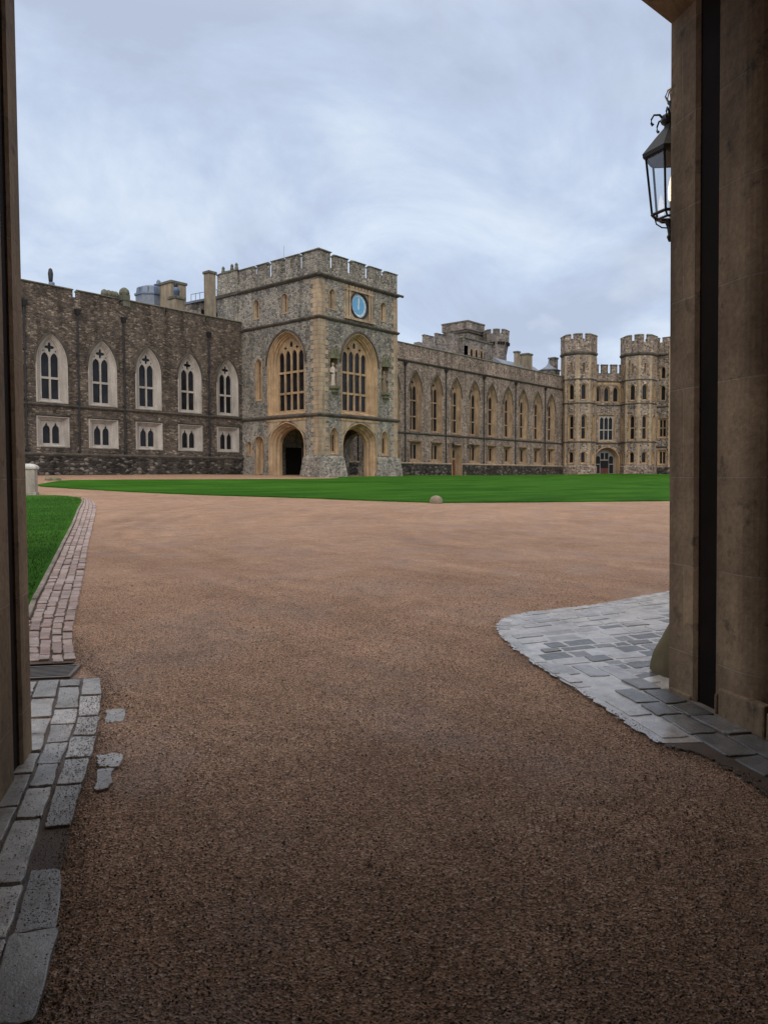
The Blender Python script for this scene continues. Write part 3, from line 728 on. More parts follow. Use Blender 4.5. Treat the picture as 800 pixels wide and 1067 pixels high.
    aw = opening(T, 'archway', AO, AI, .9, 'bath_stone', steps=((0,.04),(0,-.06),(.2,-.06),(.26,.14),(.45,.3),(.5,.42),(.75,.6),(.8,.8),(1,.98),(1,1.4)))
    aw.location = (cF, 0, 0)
    sp = MB()
    for sgn in (-1, 1):
        pts = [(sgn*x, z) for x, z in ((2.62, 4.1), (2.62, 5.5), (.35, 5.5), (1.3, 5.08), (2.1, 4.45))]
        sp.plate(FY, pts if sgn < 0 else pts[::-1], (), -.03, .04)
    sp.build('spandrel', 'quoin_stone', aw)
    fr_ = MB(); o_ = rect(0, 2.72, 5.42, 5.62); fr_.plate(FY, o_, (), -.09, .02); fr_.build('label_mould', 'bath_stone', aw)
    copy_tree(aw, T, (0, cL, 0), -pi/2); ar = opening(T, 'archway', (2.3, -1.2, 3.15, 5.1), AI, .9, 'bath_stone'); ar.location = (TW, 4.7, 0); ar.rotation_euler = (0, 0, pi/2)
    sw = window(T, SO, SI, .35, 'bath_stone', [arch(-.19, .15, 2.5, 3.8, 4.12, 4), arch(.19, .15, 2.5, 3.8, 4.12, 4)]); sw.location = (1.87, 0, 0); copy_tree(sw, T, (9.15, 0, 0))
    tw_ = window(T, TO, TI, .3, 'quoin_stone', None); tw_.location = (1.71, 0, 0)
    tw_.children[0].data.materials[0] = M['bath_stone']
    for loc, rz in (((8.98, 0, 0), 0), ((0, 8.6, 0), -pi/2), ((0, 4.55, 0), -pi/2)): copy_tree(tw_, T, loc, rz)
    lw = window(T, LO, LI, .35, 'bath_stone', None); lw.location = (0, 8.35, 0); lw.rotation_euler = (0, 0, -pi/2); lw.children[0].data.materials[0] = M['bath_stone']
    dn = window(T, (.75, .4, 3.4, 4.15), (.55, .4, 3.3, 3.9), .7, 'bath_stone', [rect(-.15, .12, 1.9, 3.3)]); dn.location = (0, 8.35, 0); dn.rotation_euler = (0, 0, -pi/2)
    ln = window(T, (.42, 2.2, 3.3, 3.7), (.25, 2.4, 3.3, 3.55), .3, 'bath_stone', None); ln.location = (0, 9.92, 0); ln.rotation_euler = (0, 0, -pi/2); ln.children[0].data.materials[0] = M['bath_stone']
    # statue niches: recess, canopy and carved bracket
    n_ = opening(T, 'niche', NO, (.40, 8.55, 10.6, 11.3), .55, 'bath_stone'); n_.location = (1.86, 0, 0)
    b = MB(); b.plate(FY, arch(0, .45, 8.5, 10.6, 11.35), (), .5, .55); b.build('niche_back', 'bracket_stone', n_)
    c = MB(); c.loft([[(x, y-.02, z) for x, y in ((-.55,.0),(-.4,-.42),(.4,-.42),(.55,.0))] for z in (11.05, 11.5)], True, True)
    for x in (-.4, 0, .4): c.lathe([(.13, 11.45), (.1, 11.8), (.02, 12.25)], x, -.22, 6)
    c.build('canopy', 'bracket_stone', n_)
    k = MB(); k.loft([[(w_*cos(a), -max(0, sin(a))*w_*1.0+.0, z) for a in [pi*i/8 for i in range(9)]] for w_, z in ((.14, 7.55), (.2, 7.75), (.42, 8.0), (.36, 8.12), (.55, 8.3), (.55, 8.52))], True, True)
    k.build('bracket', 'bracket_stone', n_)
    copy_tree(n_, T, (9.2, 0, 0))
    # clock panel
    pn = MB(); pn.plate(FY, rect(cF, 2.08, 15.12, 18.22), [circle(cF-.02, 16.52, 1.18, 28)], .02, .3)
    pn.box(cF-2.15, cF+2.15, -.22, .0, 15.0, 15.22)
    for x in (-1.75, -1.4, 1.4, 1.75): pn.lathe([(.16, 15.25), (.1, 15.35), (.1, 17.55), (.17, 17.7)], cF+x, -.07, 8)
    pn.box(cF-2.0, cF+2.0, -.16, .02, 17.72, 17.9)
    for i in range(9): pn.box(cF-1.9+i*.45, cF-1.7+i*.45, -.1, .02, 17.95, 18.2)
    pn.build('clock_panel', 'quoin_stone', T)
    ck = MB(); ck.loft([[(cF-.02+r*cos(a), d, 16.52+r*sin(a)) for a in [2*pi*i/32 for i in range(32)]] for r, d in ((1.3, .0), (1.3, -.1), (1.14, -.12), (1.12, .12))]); ck = ck.build('clock', 'lead_pipe', T)
    f = MB(); f.plate(FY, circle(cF-.02, 16.52, 1.15, 32), (), .1, .14, rim=False); f.build('clock_rim', 'clock_rim', ck)
    f = MB(); f.plate(FY, circle(cF-.02, 16.52, .83, 32), (), .085, .11); f.build('clock_face', 'clock_blue', ck)
    f = MB()
    for i in range(12):
        a = 2*pi*i/12; ca, sa = cos(a), sin(a); w_ = .045 if i % 3 else .075
        q = [(cF-.02+r*sa+w*ca, 16.52+r*ca-w*sa) for r, w in ((.88, -w_), (.88, w_), (1.08, w_), (1.08, -w_))]
        f.plate(FY, q, (), .075, .1)
    f.build('hour_mark', 'clock_gold', ck)
    for a, l, w_ in ((radians(1), .8, .06), (radians(182), .42, .08)):
        f = MB(); ca, sa = cos(a), sin(a)
        q = [(cF-.02+r*sa+w*ca, 16.52+r*ca-w*sa) for r, w in ((-.15, -w_*.6), (-.15, w_*.6), (l*.7, w_), (l, 0), (l*.7, -w_))]
        f.plate(FY, q, (), .05 if l > .5 else .06, .085); f.build('clock_hand', 'clock_gold', ck)
    # water spouts
    m = MB(); m.tube([(TW-.1, -.15, 18.5), (TW+.55, -.35, 18.42)], .13, 6); m.tube([(-.1, -.1, 18.5), (-.4, -.4, 18.45)], .18, 6); m.build('water_spout', 'string_stone', T)
    m = MB(); m.tube([(.1, 4.7, 20.6), (.1, 4.7, 21.9)], .012, 5); m.build('lightning_rod', 'iron', T)
    return T
tower()

def statue(x, mat, z0, label, lean=1):
    o = empty('statue', (x, .12, z0), 0, label, 'statue')
    m = MB()
    prof = [(.30, .24, 0, 0), (.31, .25, .12, 0), (.24, .2, .5, 0), (.22, .19, .85, .01*lean), (.25, .2, 1.1, .03*lean), (.2, .17, 1.25, .03*lean), (.27, .19, 1.5, .02), (.30, .18, 1.66, 0), (.2, .15, 1.76, 0), (.085, .085, 1.80, 0), (.085, .085, 1.86, 0)]
    m.loft([[(cx + a*cos(t)*(1+.06*cos(5*t)), b*sin(t), z) for t in [2*pi*i/20 for i in range(20)]] for a, b, z, cx in prof], True, True)
    m.build('robe', mat, o, True)
    m = MB(); m.loft([[(r*cos(t), -.02+r*1.1*sin(t), z) for t in [2*pi*i/12 for i in range(12)]] for r, z in ((.05, 1.83), (.1, 1.9), (.13, 2.0), (.12, 2.1), (.07, 2.17), (.02, 2.19))], True, True)
    for s_ in (-.05, .05): m.lathe([(.02, 1.99), (.03, 2.01), (.02, 2.03)], s_, -.15, 6)
    m.build('head', mat, o, True)
    m = MB(); m.tube([(-.3*lean, 0, 1.6), (-.38*lean, -.08, 1.3), (-.12*lean, -.24, 1.2)], [.1, .085, .06], 8); m.build('arm', mat, o, True)
    m = MB(); m.tube([(.3*lean, 0, 1.6), (.37*lean, -.1, 1.32), (.3*lean, -.26, 1.55)], [.1, .085, .06], 8); m.build('arm', mat, o, True)
    m = MB(); m.tube([(.3*lean, -.28, .1), (.3*lean, -.28, 2.05)], .03, 6); m.box(.3*lean-.13, .3*lean+.13, -.31, -.25, 1.85, 1.92); m.build('staff', mat, o)
    return o
statue(1.86, 'statue_pale', 8.53, 'pale robed stone statue in the niche left of the big tower window', 1)
statue(9.2, 'statue_dark', 8.53, 'weathered brown stone statue in the niche right of the big tower window', -1)

# ------------------------------------------------------------------ range right of the tower
def right_range():
    r = empty('castle_range', (0, 10.9, 0), 0, 'long brown rubble castle range with tall lancet windows right of the clock tower', 'castle wing')
    xs = [28.28 + 4.54*i for i in range(-3, 9)]; x0, x1 = TW+.003, 70.5
    UO = (1.22, 5.95, 11.0, 13.6); UI = (.86, 6.15, 11.05, 13.2)
    LO = (1.24, 2.15, 0, 4.68); LI = (.86, 2.42, 0, 4.38)
    DO = (1.2, -.6, 0, 4.55); DI = (.72, -.6, 0, 4.1)
    dx = 37.14
    holes = [hole(x, UO) for x in xs] + [hole(x, LO, True) for x in xs if abs(x-dx) > 1] + [rect(dx, DO[0]-.07, -.55, DO[3]-.07)]
    w = MB(); w.plate(FY, [(x0, -1.2), (x0, 16.9), (x1, 16.9), (x1, -1.2)], holes, 0, .7)
    w.box(x0, 80, 12.5, 13, -1, 15); w.build('wall', 'brown_rubble', r)
    pl = MB(); pl.box(x0, dx-1.25, -.3, .2, -1.2, 1.85); pl.box(dx+1.25, x1, -.3, .2, -1.2, 1.85); pl.build('plinth', 'plinth_rubble', r)
    band(r, x0, dx-1.25, -.28, 1.92, .2, .06, 'quoin_stone'); band(r, dx+1.25, x1, -.28, 1.92, .2, .06, 'quoin_stone')
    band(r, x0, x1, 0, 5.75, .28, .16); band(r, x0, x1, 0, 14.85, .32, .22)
    part('roof', 'lead_roof', r, (x0, 78, .6, 12.6, 15.6, 15.9))
    m = MB(); m.add([(57, 1.2, 15.9), (69.5, 1.2, 15.9), (57, 6, 19.3), (69.5, 6, 19.3), (57, 11, 15.9), (69.5, 11, 15.9)], [(0,1,3,2), (2,3,5,4), (0,2,4), (1,5,3)]); m.build('lead_roof', 'lead_roof', r)
    part('inner_floor', 'dark_inside', r, (x0, x1, .9, 12, 5.0, 5.2), (x0, x1, 1.7, 1.8, -1, 15))
    segs = [(x0, 25.5), (25.9, 50.6), (50.65, x1)]
    for a, b in segs: coping(r, a, b, 0, .65, 16.9, .24, .1)
    m = MB()
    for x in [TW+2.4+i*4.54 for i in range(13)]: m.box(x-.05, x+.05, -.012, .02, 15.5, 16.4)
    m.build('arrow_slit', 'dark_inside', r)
    lights = []
    for s_ in (-.435, .435): lights += [rect(s_, .375, 6.25, 7.85), rect(s_, .375, 8.02, 9.9), arch(s_, .375, 10.07, 11.3, 11.85, 4)]
    lights += [quatrefoil(0, 12.3, .36, 16)]
    up = window(r, UO, UI, .55, 'shaded_brown_stone', lights, hood='string_stone')
    lo = window(r, LO, LI, .5, 'shaded_brown_stone', [rect(-.43, .34, 2.5, 4.3), rect(.43, .34, 2.5, 4.3)], True)
    h = MB(); h.box(-1.4, 1.4, -.13, -.03, 4.72, 4.85); h.build('hood_mould', 'shaded_brown_stone', lo)
    h = MB(); h.hexa([(-1.3,-.12,2.0),(1.3,-.12,2.0),(1.3,.05,2.0),(-1.3,.05,2.0)], [(-1.3,-.1,2.14),(1.3,-.1,2.14),(1.3,.05,2.22),(-1.3,.05,2.22)]); h.build('sill', 'shaded_brown_stone', lo)
    first = True
    for i, x in enumerate(xs):
        if i == 0: up.location = (x, 0, 0); lo.location = (x, 0, 0)
        else:
            copy_tree(up, r, (x, 0, 0))
            if abs(x-dx) > 1: copy_tree(lo, r, (x, 0, 0))
    for x in (17.2, 26.05, 34.87, 44.24, 53.13, 62.5): drainpipe(r, x, 0, 2.0, 14.2)
    d = opening(r, 'doorway', DO, DI, .6, 'shaded_brown_stone', rectangular=True); d.location = (dx, 0, 0)
    m = MB(); m.box(-.72, .72, .52, .62, -.6, 2.55); m.build('door', 'oak_door', d)
    m = MB(); m.box(-.05, .0, .49, .52, .3, 2.5)
    for x in (-.45, -.2, .2, .45): m.box(x-.012, x+.012, .5, .52, .3, 2.5)
    m.build('door_plank', 'gate_wood', d)
    m = MB(); m.plate(FY, rect(0, .74, 2.5, 4.12), [cusped(-.36, .27, 2.75, 3.6, 3.98), cusped(.36, .27, 2.75, 3.6, 3.98)], .5, .62); m.build('transom_light', 'shaded_brown_stone', d)
    m = MB(); m.plate(FY, rect(0, .74, 2.6, 4.12), (), .58, .6, rim=False); m.build('pane', 'glass', d)
    m = MB(); m.plate(FY, rect(0, 1.25, -.6, 4.6), [rect(0, 1.13, -.55, 4.48)], -.36, .0); m.build('door_surround', 'shaded_brown_stone', d)
right_range()
def wall_lamp(x, label):
    o = empty('wall_lamp', (x, 10.9, 4.55), 0, label, 'wall lamp', 'iron lamps beside the oak door')
    m = MB(); m.tube([(0, 0, -.05), (0, -.35, .12), (0, -.8, .1)], .035, 6); m.tube([(0, 0, -.35), (0, -.3, -.1), (0, -.5, .1)], .025, 6); m.box(-.08, .08, -.04, .0, -.4, .1); m.build('bracket', 'iron', o)
    m = MB(); m.lathe([(.12, -.45), (.2, 0), (.23, .02), (.1, .22), (.04, .24), (.05, .34), (.01, .4)], 0, -.8, 6); m.build('lantern', 'iron', o)
wall_lamp(35.55, 'black iron bracket lamp left of the oak door in the long range')
wall_lamp(40.3, 'black iron bracket lamp right of the oak door in the long range')
# small bollard by the door
def pot():
    o = empty('bollard', (38.55, 10.2, .2), 0, 'tiny dark stone block on the ground right of the oak door', 'bollard')
    m = MB(); m.lathe([(.2, -.2), (.2, .45), (.24, .5), (.15, .62), (.02, .66)], 0, 0, 10); m.build('block', 'bracket_stone', o)
pot()

# roofline things above the right range
chimney(62.3, 16.0, 14, 20.95, .72, 'slim square chimney on the long range roof, left of the broader one')
chimney(65.3, 16.0, 14, 20.9, 1.5, 'broad buff chimney on the long range roof near the twin turrets', d=1.6)
def lead_cap():
    o = empty('roof_turret', (70.2, 14.3, 16.0), 0, 'small lead cone with spike on the roof beside the left round turret', 'roof turret')
    m = MB(); m.lathe([(1.9, -1), (1.9, 2.3), (2.1, 2.35)], 0, 0, 8); m.build('drum', 'back_rubble', o)
    m = MB(); m.lathe([(2.1, 2.35), (1.2, 2.75), (.5, 3.2), (.14, 3.7), (.14, 3.9), (.03, 4.6)], 0, 0, 12); m.build('cone', 'lead_roof', o, True)
lead_cap()
chimney(75.0, 16.0, 14, 21.4, 1.2, 'grey chimney just left of the left round turret', 'back_rubble')

def octo(m, r, z0, z1, cx=0, cy=0, ang=pi/8): m.lathe([(r, z0), (r, z1)], cx, cy, 8, ang)
def ring_merlons(parent, r, z0, z1, cx, cy, mat, th=.5, centred=True, ang=pi/8, gap=.11):
    for k in range(8):
        a = ang + k*pi/4
        nseg = [(a-pi/8+gap), a, (a+pi/8-gap)]
        def pt(t, rr):
            # point on the octagon of circumradius rr at polar angle t
            f = ((t-ang) % (pi/4)) - pi/8; R = rr*cos(pi/8)/cos(f); return (cx+R*cos(t), cy+R*sin(t))
        m = MB(); o_ = [pt(t, r) for t in nseg]; i_ = [pt(t, r-th) for t in nseg[::-1]]
        q = o_ + i_
        m.loft([[(x, y, z0) for x, y in q], [(x, y, z1) for x, y in q]], True, True); mo = m.build('merlon', mat, parent)
        o2 = [pt(t, r+.1) for t in nseg]; i2 = [pt(t, r-th-.08) for t in nseg[::-1]]; q2 = o2+i2
        qm = [pt(t, r-th*.4) for t in nseg]; q3 = qm + [pt(t, r-th*.6) for t in nseg[::-1]]
        m = MB(); m.loft([[(x, y, z1) for x, y in q2], [(x, y, z1+.08) for x, y in q2], [(x, y, z1+.26) for x, y in q3]], True, True); m.build('coping', 'coping_stone', mo)
def distant_towers():
    o = empty('castle_tower', (66.5, 29.5, 0), -YAW*0, 'square grey tower with battlements rising behind the long range', 'castle tower')
    m = MB(); m.box(-2.6, 2.4, -2.6, 2.6, -1, 26.2); m.build('wall', 'back_rubble', o)
    m = MB(); m.box(-2.8, 2.6, -2.8, 2.8, 26.2, 27.5); m.build('parapet', 'back_rubble', o)
    m = MB(); m.box(-2.9, 2.7, -2.9, 2.9, 27.5, 27.75); m.build('coping', 'coping_stone', o)
    m = MB(); m.loft([[(x*s_, y*s_*1.4, z) for x, y in ((-2.65,-1.9),(2.45,-1.9),(2.45,1.9),(-2.65,1.9))] for s_, z in ((1.0, 25.6), (1.07, 25.75), (1.07, 25.95), (1.0, 26.05))]); m.build('string_course', 'string_stone', o)
    o = empty('castle_tower', (69.6, 24.6, 0), 0, 'flared octagonal tower beside the square tower behind the long range', 'castle tower')
    m = MB(); m.lathe([(1.9, -1), (1.9, 22.0), (2.35, 24.2), (2.35, 25.6)], 0, 0, 8, pi/8+.2); m.build('wall', 'back_rubble', o)
    ring_merlons(o, 2.4, 25.6, 26.2, 0, 0, 'back_rubble', .4, ang=pi/8+.2)
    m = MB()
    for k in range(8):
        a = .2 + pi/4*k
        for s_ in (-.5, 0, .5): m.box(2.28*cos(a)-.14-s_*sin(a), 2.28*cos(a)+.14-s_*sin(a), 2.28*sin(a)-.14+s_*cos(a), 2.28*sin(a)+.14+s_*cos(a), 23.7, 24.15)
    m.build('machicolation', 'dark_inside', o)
    o = empty('castle_wall', (58, 25.5, 0), 0, 'battlemented grey wall rising behind the long range next to the clock tower', 'castle wall')
    m = MB(); m.box(-10.5, 1.7, -.4, .6, -1, 21.6); m.box(-.6, 1.7, -1.5, 3, -1, 22.4); m.build('wall', 'back_rubble', o)
    for a, b, zt in ((-8.7, -6.4, 22.9), (-5.4, -3.1, 23.6), (-2.0, 1.7, 24.3)): merlon(o, a, b, -.4, .3, 21.6, zt, 'back_rubble', False)
    o = empty('castle_block', (63.2, 24.0, 0), 0, 'grey block with three arched windows below the square tower', 'castle building')
    m = MB(); hs = [arch(x, .32, 20.6, 21.7, 22.1, 4) for x in (-2.4, -.9, .7)]
    m.plate(FY, [(-4.6, -1), (-4.6, 23.6), (4.2, 23.6), (4.2, -1)], hs, 0, .4); m.box(-4.6, 4.2, .6, 4, -1, 23.6); m.build('wall', 'back_rubble', o)
    m = MB(); m.box(-4.7, 4.3, -.2, 4.1, 23.6, 23.8); m.build('coping', 'coping_stone', o)
    for x in (-2.4, -.9, .7):
        w = MB(); w.loft([[FY(a, b, d) for a, b in arch(x, hw, zb, 21.7, za, 4)] for hw, zb, za, d in ((.5, 20.4, 22.3, .02), (.5, 20.4, 22.3, -.06), (.32, 20.6, 22.1, -.06), (.32, 20.6, 22.1, .3))]); w = w.build('window', 'bath_stone', o)
        g = MB(); g.plate(FY, arch(x, .34, 20.6, 21.7, 22.1, 4), (), .3, .33, rim=False); g.build('pane', 'glass', w)
    o = empty('roof_railing', (50, 13.2, 15.6), 0, 'thin grey railing on the long range roof left of the slim chimney', 'railing')
    m = MB()
    for i in range(9): m.tube([(-7+i*.9, 0, 0), (-7+i*.9, 0, 2.2)], .03, 5)
    for z in (1.1, 1.6, 2.2): m.tube([(-7, 0, z), (.2, 0, z)], .03, 5)
    m.build('rail', 'lead_pipe', o)
distant_towers()

# ------------------------------------------------------------------ canted corner gatehouse with two octagonal turrets
def gatehouse():
    G = empty('twin_turret_gatehouse', (70.8, 8.95, 0), -pi/4, 'castle gatehouse with twin octagonal turrets and a pointed doorway at the far corner', 'castle gatehouse')
    ap = 2.70; fw = 2*ap*tan(pi/8)
    A1 = ((.52, 2.2, 3.8, 4.35), (.30, 2.5, 3.8, 4.15)); A2 = ((.55, 6.1, 9.9, 10.5), (.32, 6.4, 9.9, 10.28)); A3 = ((.55, 12.75, 15.0, 15.6), (.34, 13.0, 14.95, 15.35)); SL = ((.22, 17.3, 0, 19.0), (.07, 17.45, 0, 18.85))
    pro = {}
    def face_windows(T, cx, cy, k, solid=False):
        n = -pi/2 + k*pi/4; loc = (cx + ap*cos(n), cy + ap*sin(n), 0); rz = k*pi/4
        for key, (o, i) in (('a', A1), ('b', A2), ('c', A3), ('d', SL)):
            if key not in pro:
                li = [arch(0, .27, 6.5, 9.9, 10.2, 4)] if 0 else None
                if key == 'b': li = [rect(0, .3, 6.45, 8.2), arch(0, .3, 8.35, 9.85, 10.22, 4)]
                w = window(T, o, i, .3, 'bath_stone', li, rectangular=(key == 'd')); pro[key] = w; w.location = loc; w.rotation_euler = (0, 0, rz)
            else: copy_tree(pro[key], T, loc, rz)
    for cx in (-.12, 10.32):
        cy = 0.
        T = G
        w = MB()
        for k in range(8):
            n = -pi/2 + k*pi/4; nx, ny = cos(n), sin(n); tx, ty = -ny, nx
            fr = lambda s, z, d, nx=nx, ny=ny, tx=tx, ty=ty: (cx + (ap-d)*nx + s*tx, cy + (ap-d)*ny + s*ty, z)
            hs = [hole(0, A1[0], e=.05), hole(0, A2[0], e=.05), hole(0, A3[0], e=.05), hole(0, SL[0], True, .05)] if k not in (3, 4, 5) else []
            w.plate(fr, [(-fw/2, -.6), (-fw/2, 20.3), (fw/2, 20.3), (fw/2, -.6)], hs, 0, .34, rim=False)
            if hs: face_windows(T, cx, cy, k)
        w.build('turret_wall', 'gate_rubble', T)
        rc = ap/cos(pi/8)
        m = MB(); octo(m, rc-.6, -.5, 20, cx, cy); m.build('turret_core', 'dark_inside', T)
        # pale corner stones
        for k in range(8):
            q = MB(); a = pi/8 + k*pi/4; z = 2.0; i = 0
            while z < 20.1:
                l = .46 if i % 2 == 0 else .3; z2 = min(z+.45, 20.2)
                for sg in (-1, 1):
                    n = a + sg*pi/8; nx, ny = cos(n), sin(n); tx, ty = -sg*ny*-1, sg*nx*-1
                    px, py = cx + rc*cos(a), cy + rc*sin(a)
                    # run from the corner along this face
                    dx_, dy_ = cx + ap*nx - px, cy + ap*ny - py; dl = sqrt(dx_*dx_+dy_*dy_); dx_, dy_ = dx_/dl, dy_/dl
                    b0 = (px + nx*.015, py + ny*.015); b1 = (b0[0]+dx_*l, b0[1]+dy_*l)
                    q.add([(b0[0], b0[1], z), (b1[0], b1[1], z), (b1[0], b1[1], z2-.02), (b0[0], b0[1], z2-.02), (b1[0]-nx*.05, b1[1]-ny*.05, z), (b1[0]-nx*.05, b1[1]-ny*.05, z2-.02)], [(0,1,2,3), (1,4,5,2)])
                z = z2; i += 1
            q.build('quoin', 'quoin_stone', T)
        for z, pr in ((5.9, .1), (12.35, .1), (16.3, .1)):
            m = MB(); m.lathe([(rc-.1, z-.16), (rc+pr, z-.1), (rc+pr+.02, z+.03), (rc-.1, z+.2)], cx, cy, 8, pi/8); m.build('string_course', 'string_stone', T)
        m = MB(); m.lathe([(rc+.25, -.8), (rc+.2, 1.75), (rc-.05, 2.05)], cx, cy, 8, pi/8); m.build('turret_plinth', 'gate_rubble', T)
        m = MB(); m.lathe([(rc-.1, 20.1), (rc+.2, 20.5), (rc+.2, 20.72), (rc+.05, 20.8)], cx, cy, 8, pi/8); m.build('corbel_ring', 'string_stone', T)
        m = MB(); m.lathe([(rc+.07, 20.7), (rc+.07, 22.5), (rc-.4, 22.5), (rc-.4, 21)], cx, cy, 8, pi/8); m.build('parapet', 'gate_rubble', T)
        ring_merlons(T, rc+.07, 22.5, 23.55, cx, cy, 'gate_rubble', .5)
    # curtain between the turrets
    cx = 5.22; y0 = 1.0; fr = lambda s, z, d: (s, y0+d, z)
    WO = (1.5, 6.0, 0, 10.75); WI = (1.2, 6.35, 0, 10.45)
    TO = (.62, 12.75, 14.7, 15.75); TI = (.36, 13.0, 14.7, 15.35)
    DO = (2.3, -.6, 2.9, 5.25); DI = (1.75, -.6, 2.9, 4.75)
    w = MB(); w.plate(fr, [(2.2, -.6), (2.2, 17.6), (8.3, 17.6), (8.3, -.6)], [hole(cx, WO, True), arch(cx, 2.2, -.55, 2.9, 5.15)] + [hole(cx+s_, TO) for s_ in (-1.6, 0, 1.6)], 0, .6); w.build('curtain_wall', 'gate_rubble', G)
    part('arcade_panel', 'bath_stone', G, (2.3, cx-2.15, y0-.05, y0+.1, 12.7, 16.2), (cx+2.15, 8.2, y0-.05, y0+.1, 12.7, 16.2), (2.3, 8.2, y0-.05, y0+.1, 15.8, 16.2))
    part('back_wall', 'dark_inside', G, (1, 9.5, y0+1.8, y0+2.2, -.5, 18))
    for z in (16.35, 12.35, 5.85): band(G, 2.2, 8.3, y0, z, .28, .14)
    for a, b in ((2.9, 3.75), (4.3, 5.35), (5.95, 7.0), (7.55, 8.3)): merlon(G, a, b, y0, y0+.6, 17.6, 19.1, 'gate_rubble', True)
    li = []
    for x in (-.78, 0, .78): li += [rect(x, .32, 6.45, 8.05), cusped(x, .32, 8.2, 9.9, 10.35)]
    w = window(G, WO, WI, .3, 'bath_stone', li, True, tmat='pale_stone'); w.location = (cx, y0, 0)
    t_ = window(G, TO, TI, .4, 'bath_stone', None); t_.location = (cx-1.6, y0, 0); copy_tree(t_, G, (cx, y0, 0)); copy_tree(t_, G, (cx+1.6, y0, 0))
    d = opening(G, 'doorway', DO, DI, 1.0, 'bath_stone', steps=((0,.04),(0,-.3),(.3,-.3),(.4,-.1),(.6,.2),(.65,.3),(1,.8),(1,1.0))); d.location = (cx, y0, 0)
    m = MB(); out = arch(0, 1.8, -.6, 2.9, 4.8)
    hl = [arch(-1.15+.0, .38, 2.35, 3.3, 3.7, 3), rect(-.38, .3, 3.1, 4.2), rect(.38, .3, 3.1, 4.2), arch(1.15, .38, 2.35, 3.3, 3.7, 3), rect(0, .72, -.5, 2.9), rect(-1.2, .36, .7, 2.2), rect(1.2, .36, .7, 2.2)]
    m.plate(FY, out, hl, .85, .95); m.build('door_screen', 'white_paint', d)
    m = MB(); m.plate(FY, out, (), .93, .96, rim=False); m.build('pane', 'dark_inside', d)
    m = MB(); m.box(-.72, -.02, .86, .92, -.5, 1.6); m.box(.02, .72, .86, .92, -.5, 1.6); m.build('door', 'red_door', d)
    m = MB(); m.box(-2.0, 2.0, -1.4, .8, -.6, .62); m.build('step', 'plinth_rubble', d)
    m = MB(); m.tube([(2.6, -1.05, 2.2), (2.6, -1.05, 20)], .07, 6); m.build('drainpipe', 'lead_pipe', G)
gatehouse()

# ------------------------------------------------------------------ range beyond the right turret
def east_range():
    E_ = empty('castle_range', (80.3, -.2, 0), -pi/2, 'brown castle range seen between the right turret and the dark archway', 'castle wing')
    # local x runs towards the viewer (-Y), local y into the wall (+X)
    xs = [1.45 + 5.2*i for i in range(5)]
    specs = [((.8, 2.0, 0, 4.75), (.5, 2.3, 0, 4.4), True), ((.85, 6.6, 0, 10.1), (.55, 6.9, 0, 9.75), True), ((.55, 12.9, 15.0, 15.6), (.3, 13.1, 15.0, 15.4), False), ((.5, 16.6, 18.2, 18.8), (.28, 16.8, 18.2, 18.6), False)]
    hs = [hole(x, o, rc) for x in xs for o, i, rc in specs]
    w = MB(); w.plate(FY, [(-4.5, -.8), (-4.5, 22.8), (26, 22.8), (26, -.8)], hs, 0, .6); w.box(-4.5, 26, .6+9, 10, -.8, 22.7); w.build('wall', 'gate_rubble', E_)
    part('inner_floor', 'dark_inside', E_, (-4.5, 26, 1.3, 1.4, -.6, 22.5)); part('roof', 'lead_roof', E_, (-4.5, 26, .6, 9.8, 21.6, 21.9))
    for z, pr in ((5.2, .15), (12.0, .15), (20.7, .22)): band(E_, -4.5, 26, 0, z, .3, pr)
    part('plinth', 'plinth_rubble', E_, (-4.5, 26, -.25, .2, -1, 1.7))
    for a in [-4.5 + 2.9*i for i in range(10)]: merlon(E_, a, a+2.3, 0, .6, 22.8, 23.5, 'gate_rubble', False)
    lights = {0: [rect(-.26, .2, 2.35, 4.32), rect(.26, .2, 2.35, 4.32)], 1: [rect(-.28, .22, 6.95, 8.3), rect(.28, .22, 6.95, 8.3), rect(-.28, .22, 8.45, 9.7), rect(.28, .22, 8.45, 9.7)]}
    for j, (o, i, rc) in enumerate(specs):
        w = window(E_, o, i, .35, 'bath_stone', lights.get(j), rc); w.location = (xs[0], 0, 0)
        for x in xs[1:]: copy_tree(w, E_, (x, 0, 0))
    q = MB(); z = 1.7; k = 0
    for xq in (2.75, 7.95, 13.2):
        z = 1.7
        while z < 22:
            l = .6 if k % 2 else .35; q.box(xq-l*.4, xq+l, -.3, .05, z, z+.43); z += .45; k += 1
    q.build('buttress', 'quoin_stone', E_)
    drainpipe(E_, .25, 0, 1.7, 20)
east_range()

